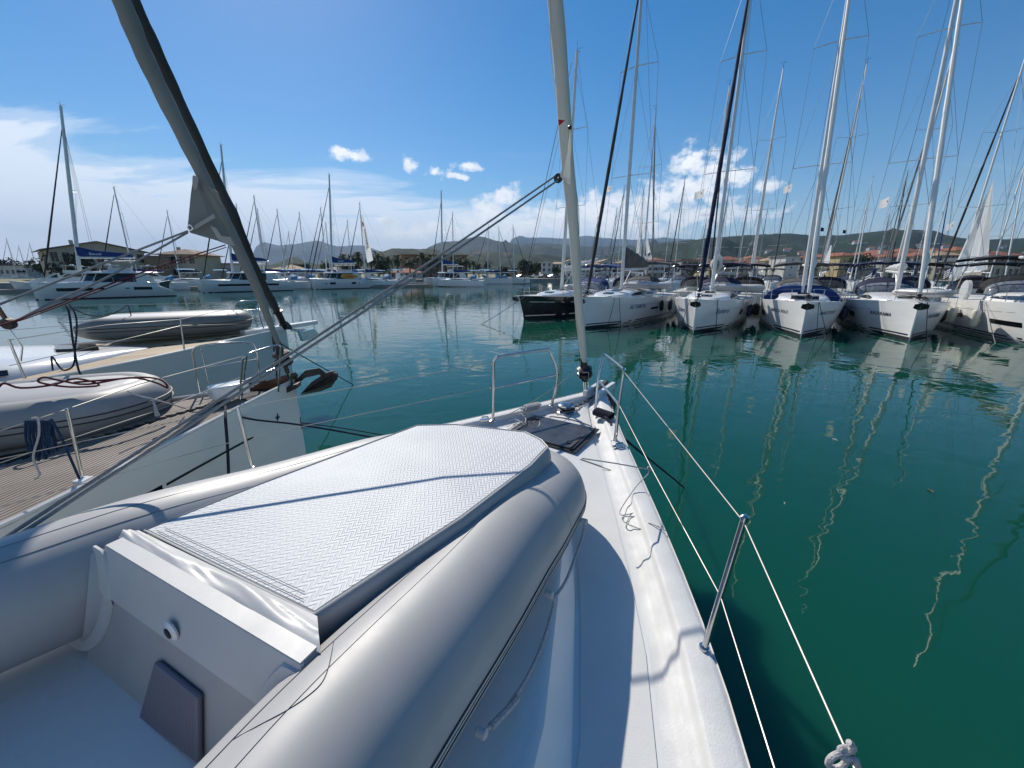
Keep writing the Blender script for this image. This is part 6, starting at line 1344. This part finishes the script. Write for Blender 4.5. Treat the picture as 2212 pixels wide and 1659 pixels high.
# thin cord from the dinghy to the lower lifeline and hanging loops
kn = W(1402, 1013, Y=2.45)
rope([W(1257, 990, z=1.98), W(1330, 1001, z=1.95), kn+Vector((-.02, 0, 0)), kn], .0042, 'rope', 'thin cord stretched from the dinghy nose to the lower starboard lifeline', sm=3)
rope([kn, kn+Vector((-.012, -.02, -.03)), W(1375, 1050, z=1.68), W(1341, 1100, z=1.598), W(1345, 1113, z=1.598), W(1378, 1106, z=1.598), W(1379, 1115, z=1.598), W(1345, 1117, z=1.598), W(1352, 1130, z=1.598), W(1394, 1145, z=1.605), W(1402, 1130, z=1.64), W(1438, 1146, z=1.655)], .0036, 'rope', 'loose end of the thin cord lying in zigzags on the side deck', sm=4)
rope([kn+Vector((-.01, 0, 0)), kn+Vector((.0, .01, .012)), kn+Vector((.014, 0, .0)), kn+Vector((0, -.01, -.008))], .006, 'rope', 'knot on the lower starboard lifeline')
# bowline with a loop at the lower right
K = W(1826, 1625, z=2.22)
rope([K+Vector(v)*.03 for v in ((-.0, 0, .9), (.3, -.1, .6), (.2, 0, .1), (-.3, 0, -.1), (-.75, 0, -.5), (-.85, 0, -1.1), (-.4, 0, -1.5), (.1, 0, -1.3), (.35, .05, -.7), (.55, .1, -.2), (.25, .15, .15), (-.25, .1, .05), (-.1, -.1, -.35), (.5, -.2, -.3), (.9, -.1, -.9), (1.3, 0, -1.8))], .0058, 'rope', 'speckled white rope tied in a bowline on the top lifeline at the lower right', sm=6, seg=9)
# ------------------------------------------------------------------ the foreground dinghy
DO = Vector((-1.05, 1.02, 1.6)); dA = Vector((.555, .832, 0)).normalized(); rzD = math.atan2(dA.y, dA.x)
T = thing('inflatable_dinghy', DO, rzD, 'large light grey inflatable lying upturned on the foredeck with a white quilted floor panel', 'dinghy')
bpy.context.view_layer.update(); iT = T.matrix_basis.inverted()
R_ = .24
right = [(-1.05, .84), (-.3, .73), (.0, .675), (.23, .645), (.62, .60), (1.0, .55), (1.4, .51), (1.57, .485), (1.68, .41), (1.72, .27), (1.73, .12)]
left = [(1.73, -.06), (1.71, -.22), (1.64, -.36), (1.50, -.47), (1.32, -.525), (1.0, -.585), (.57, -.665), (.1, -.735), (-.3, -.80), (-1.6, -1.0)]
cl = [Vector((a, -l, R_-(.045*max(0, (a-.9)/.8) if a > .9 else 0)+(.035 if l > 0 else .055)*max(0, min(1, (.7-a)/.6))+.012)) for a, l in right+left]
P = smooth_path(cl, 6); n = len(P); RR = [min(R_*interp([(0, .80), (.035, .97), (.06, 1), (.94, 1), (.965, .97), (1, .80)], i/(n-1)), P[i].z) for i in range(n)]
MB().tube(P, RR, 48, up=(0, 0, 1)).build('tube', 'pvc', T)
def tube_pt(i, ang, off=0):
    Tn = (P[min(i+1, n-1)]-P[max(i-1, 0)]).normalized(); o = Vector((-Tn.y, Tn.x, 0))  # left of travel = outboard... fixed below
    if o.dot(P[i]-Vector((.7, 0, R_))) < 0: o = -o
    return P[i]+(o*math.cos(ang)+Vector((0, 0, 1))*math.sin(ang))*(RR[i]+off)
s_ = MB()
for dz in (-.10, 0, .07): s_.tube([tube_pt(i, -.02+dz, .001) for i in range(2, n-2)], .0042, 5)
s_.build('rubbing_strake', 'strake', T)
MB().loft([[tube_pt(i, a, .003) for a in (-.08, -.04, .0, .04)] for i in range(2, n-2)]).build('strake_band', 'pvcl', T)
s_ = MB(); s_.tube([tube_pt(i, 2.05, .0005) for i in range(3, n-3)], .0016, 4); s_.tube([tube_pt(i, 1.72, .0005) for i in range(3, n-3)], .0012, 4)
for f in (.285, .44, .715):
    i = int(f*n); s_.tube([tube_pt(i, a, .0004) for a in [-.9+k*.14 for k in range(26)]], .0012, 4)
i0 = min(range(4, n//3), key=lambda k: abs(P[k].x+.02))
s_.tube(smooth_path([tube_pt(i0+d_, a_, .0006) for d_, a_ in ((-2, 2.05), (-1, 1.86), (0, 1.72), (1, 1.65), (2, 1.64), (3, 1.72), (4, 1.86), (5, 2.05))], 6), .0013, 4)
s_.build('seam', 'seam', T)
# floor panel on top: outline seen from above
ctop = .525
out = [iT @ W(x, y, z=DO.z+ctop-(.04 if y > 1300 or x < 320 else 0)) for x, y in ((676, 1334), (308, 1146), (560, 1038), (900, 918), (985, 916), (1080, 926), (1136, 932), (1172, 950), (1186, 966), (1150, 1005), (1000, 1120), (712, 1314))]
out = [Vector((p.x, p.y, 0)) for p in out]
cc = sum(out, Vector())/len(out)
def ringp(sc_in, z):
    R2 = []
    for i, p in enumerate(out):
        a, b = out[i-1], out[(i+1) % len(out)]; e1 = (p-a).normalized(); e2 = (b-p).normalized()
        nrm_ = (Vector((e1.y, -e1.x, 0))+Vector((e2.y, -e2.x, 0))).normalized()
        if nrm_.dot(p-cc) < 0: nrm_ = -nrm_
        R2.append(p-nrm_*sc_in+Vector((0, 0, z-.04*max(0, min(1, 1-(p.x-.12)/.55)))))
    return R2
def dens(r, k=6):
    o = []
    for i, p in enumerate(r):
        q = r[(i+1) % len(r)]
        for j in range(k): o.append(p.lerp(q, j/k))
    return o
S = [dens(ringp(a, z)) for a, z in ((-.016, ctop-.15), (-.014, ctop-.115), (-.012, ctop-.06), (-.006, ctop-.02), (.004, ctop-.004), (.02, ctop))]
for k, r in enumerate(S[:3]):
    for i, p in enumerate(r): p += Vector((mnoise.noise(p*6)*.008, mnoise.noise(p*6+Vector((5, 0, 0)))*.008, 0))
MB().loft(S, True).build('floor_side', 'pvc', T, ang=60)
def quilt():
    m = bpy.data.materials.new('quilted_fabric'); m.use_nodes = True; t = NT(m.node_tree); b = t.n['Principled BSDF']
    tc = t.node('ShaderNodeTexCoord').outputs['Object']; sx = t.node('ShaderNodeSeparateXYZ'); t.l.new(tc, sx.inputs[0])
    X, Y = sx.outputs[0], sx.outputs[1]
    u = t.m('MULTIPLY', Y, 20.0); tri = t.m('ABSOLUTE', t.m('SUBTRACT', t.m('FRACT', u), .5))
    v = t.m('ADD', t.m('MULTIPLY', X, 40.0), t.m('MULTIPLY', tri, 2.4))
    r1 = t.m('ABSOLUTE', t.m('SUBTRACT', t.m('FRACT', v), .5))
    hgt = t.ramp(r1, [(.08, 0.0), (.34, 1.0)], 'EASE')
    hgt = t.m('ADD', hgt, t.m('MULTIPLY', t.noise(tc, 9, 3), .6))
    t.l.new(t.mix(t.noise(tc, 4, 4), (.53, .535, .545), (.60, .605, .61)), b.inputs['Base Color']); b.inputs['Roughness'].default_value = .58
    bn = t.node('ShaderNodeBump'); t.l.new(t.ramp(t.noise(tc, 3.5, 5), [(.3, .4), (.7, .8)]), bn.inputs['Strength']); bn.inputs['Distance'].default_value = .003
    t.l.new(hgt, bn.inputs['Height']); t.l.new(bn.outputs[0], b.inputs['Normal']); return m
M['quilt'] = quilt()
rings = [dens(ringp(.02, ctop+.001))]
ctr = cc+Vector((0, 0, ctop+.012)); last = rings[-1]
for q in (.06, .12, .3, .6, .85): rings.append([p.lerp(ctr, q) for p in last])
MB().loft(rings, True, False, True).build('floor_panel', 'quilt', T, ang=60)
pr = dens(ringp(.006, ctop)); MB().tube(pr+[pr[0]], .004, 6, cap=False).build('piping', 'pvcl', T)
rim = ringp(.035, ctop+.006)
MB().tube([rim[0].lerp(rim[1], .06+.9*k/12) for k in range(13)], .0012, 4).tube([rim[0].lerp(rim[1], q_)+(rim[1]-rim[0]).cross(Vector((0, 0, 1))).normalized()*.022+Vector((0, 0, .002)) for q_ in (.08, .95)], .0011, 4).build('stitching', 'seam', T)
# transom
ztr = .50
ta, tb = iT @ W(236, 1178, z=DO.z+ztr), iT @ W(658, 1432, z=DO.z+ztr)
tv = (tb-ta).normalized(); RAKE = .28; tn = Vector((-tv.y, tv.x, 0))
if tn.x > 0: tn = -tn          # towards the stern
def tp(u, z, o=0): p = ta+tv*u+tn*(o+(ztr-z)*RAKE); return Vector((p.x, p.y, z))
LT = (tb-ta).length
MB().slab([tp(-.10, -.02), tp(LT+.06, -.02), tp(LT+.07, ztr-.10), tp(LT+.0, ztr), tp(0, ztr), tp(-.08, ztr-.16)], -tn*.045).build('transom', 'pvc', T, smooth=False)
MB().slab([tp(-.075, ztr-.17, .002), tp(LT+.07, ztr-.17, .002), tp(LT, ztr+.004, .002), tp(0, ztr+.004, .002)], tn*.010).slab([tp(.003, ztr+.001, .010), tp(LT-.003, ztr+.001, .010), tp(LT-.003, ztr+.001, -.042), tp(.003, ztr+.001, -.042)], (0, 0, .008)).build('transom_cap', 'pvcl', T, smooth=False)
pc = tp(LT*.46, ztr-.12, .016)
MB().lathe(pc, [(.034, 0), (.036, .006), (.030, .012), (.020, .014)], 20, tn).build('drain_flange', 'gel', T)
MB().lathe(pc+tn*.013, [(.019, 0), (.018, .004)], 16, tn).build('drain_plug', 'black', T)
q4 = []
for x, y in ((345, 1421), (440, 1497), (441, 1640), (312, 1541)):
    o_ = Vector((0, 0, CAMH)); r_ = ray(x, y); O2 = iT @ o_; Rr2 = (iT.to_3x3() @ r_); tnn = tv.cross(tp(0, .1)-tp(0, .4)).normalized(); s2 = (tp(0, 0, .004)-O2).dot(tnn)/Rr2.dot(tnn); q4.append(O2+Rr2*s2)
pd = MB().slab(q4, tn*.018).build('motor_pad', 'pad', T, smooth=False); bv = pd.modifiers.new('b', 'BEVEL'); bv.width = .008; bv.segments = 2
dm = MB(); c4 = sum(q4, Vector())/4
for i in range(16):
    for j in range(20):
        a, b = .08+.84*i/15, .08+.84*j/19; p = q4[0].lerp(q4[1], a).lerp(q4[3].lerp(q4[2], a), b)+tn*.018
        e = tv*.0035; f = Vector((0, 0, .0035)); dm.add([p+e, p+f, p-e, p-f, p+tn*.0025], [(0, 1, 4), (1, 2, 4), (2, 3, 4), (3, 0, 4)])
tag(dm.build('pad_studs', 'pad', T, smooth=False), kind='stuff')
# reinforcing bands where the tubes meet the transom
for rng, a0 in ((range(4, n//3), 2.7), (range(n-5, 2*n//3, -1), 2.4)):
    i = min(rng, key=lambda k: abs(P[k].x+.06))
    S = []
    for a in [lerp(a0, 4.3, k/19) for k in range(20)]:
        base = tube_pt(i, a, .0025); st_ = Vector((-.085, 0, 0))
        off = Vector((-(ztr-base.z)*RAKE, 0, 0))
        S.append([base+off+Vector((.03, 0, 0)), base+off+Vector((-.035, 0, 0))])
    MB().loft(S).build('tube_band', 'pvcl', T)
for side in (1, -1):
    ks = [k for k in range(4, n//3)] if side < 0 else [k for k in range(n-5, 2*n//3, -1)]
    C = P[min(ks, key=lambda k: abs(P[k].x+.06))]; S = []
    for q in range(21):
        a = lerp(1.15, -1.5, q/20); row = []
        for rad, o in ((R_*.93, .012), (R_+.025+.03*math.cos(a), .0095), (R_+.030+.03*math.cos(a), .001)):
            y = C.y-side*rad*math.cos(a); z = max(.0, min(ztr-.012, C.z+rad*math.sin(a)))
            u = (y-ta.y-tn.y*(ztr-z)*RAKE)/tv.y; row.append(tp(u, z, o+.011*(z > ztr-.17)))
        S.append(row)
    MB().loft(S).build('transom_fillet', 'pvcl', T)
# rumpled skin between transom and panel
S = []; r0, r1 = ringp(-.014, ctop+.004)[1], ringp(-.014, ctop+.003)[0].lerp(ringp(-.014, ctop+.0)[-1], .3)
for i in range(61):
    u = i/60; a = tp(lerp(-.02, LT+.02, u), ztr+.004, -.034); b = r0.lerp(r1, u)*1.0; row = []
    for j in range(13):
        q = j/12; p = a.lerp(b, q); w = math.sin(PI*q)
        p.z += w*(.014+.026*mnoise.noise(Vector((u*5+q*1.5, q*1.6, 3)))+.008*mnoise.noise(Vector((u*11+q*4, q*3, 8)))+.007*math.sin(u*9+q*4))
        row.append(p)
    S.append(row)
MB().loft(S).build('stern_skin', 'pvcl', T, ang=180)
# stripes on the inner side of the left tube end, lifelines, handles
st = MB()
for dz in (.0, .13): st.loft([[tube_pt(i, a+dz, .003) for a in (3.25, 3.31)] for i in range(n-6, n)])
st.build('tube_stripe', 'navy', T)
rl = [W(1264, 1128, z=1.80), W(1258, 1160, z=1.74), W(1242, 1205, z=1.72), W(1222, 1255, z=1.72), W(1195, 1292, z=1.74), W(1184, 1288, z=1.78), W(1196, 1300, z=1.74), W(1186, 1345, z=1.70), W(1168, 1400, z=1.68), W(1140, 1460, z=1.68), W(1108, 1510, z=1.70), W(1075, 1555, z=1.73), W(1048, 1578, z=1.76)]
MB().tube(smooth_path([iT @ p for p in rl], 5), [.007]*7+[.007]*7, 8).build('grab_line', 'rope', T)
MB().tube(smooth_path([iT @ W(x, y, z=z) for x, y, z in ((1118, 1508, 1.70), (1090, 1540, 1.72), (1060, 1570, 1.745))], 4), .012, 8).build('grab_line_splice', 'rope', T)
for x, y, z in ((1186, 1283, 1.79), (1040, 1582, 1.77), (1262, 1126, 1.80)):
    p = iT @ W(x, y, z=z); MB().lathe(p-Vector((0, 0, .0)), [(.006, -.02), (.016, -.014), (.016, .014), (.006, .02)], 10, tv).build('line_patch', 'pvcl', T)

# small floating bits near the boat
for x, y, r, lab in ((1804, 950, .05, 'pale feather floating on the green water right of the rail'), (1694, 1087, .02, 'tiny white speck floating on the water'), (2010, 1060, .06, 'dark drowned leaf below the surface at the right')):
    t = thing('floating_debris', W(x, y, z=.004), x*.01, lab, 'debris')
    MB().loft([[Vector((r*2*(q-.5), w*r*.45*math.sin(PI*min(1, q*.9+.05)), .004+.012*math.sin(q*4)*abs(w))) for w in (-1, 0, 1)] for q in [i/6 for i in range(7)]]).build('blade', 'sail' if 'dark' not in lab else 'bark', t)
MB().add([HL1.pt(.004+.0*k, z, -1, .004) for k, z in ((0, .75), (0, .95))]+[HL1.pt(.02, z, -1, .004) for z in (.93, .72)], [(0, 1, 2, 3)]).build('rust_streak', 'rust', L1, smooth=False)
# ------------------------------------------------------------------ haze
def haze():
    m = bpy.data.materials.new('haze'); m.use_nodes = True; nt = m.node_tree; nt.nodes.clear()
    v = nt.nodes.new('ShaderNodeVolumePrincipled'); v.inputs['Color'].default_value = (.50, .70, 1.0, 1); v.inputs['Density'].default_value = .000095; v.inputs['Anisotropy'].default_value = .0
    o = nt.nodes.new('ShaderNodeOutputMaterial'); nt.links.new(v.outputs[0], o.inputs['Volume'])
    h = MB().box((0, 4500, 440), (20000, 16000, 900)).build('haze', m, smooth=False)
    for vv in h.data.vertices: vv.co.z = -11 if vv.co.z < 100 else 900
    tag(h, 'thin blue air haze', kind='stuff')
haze()
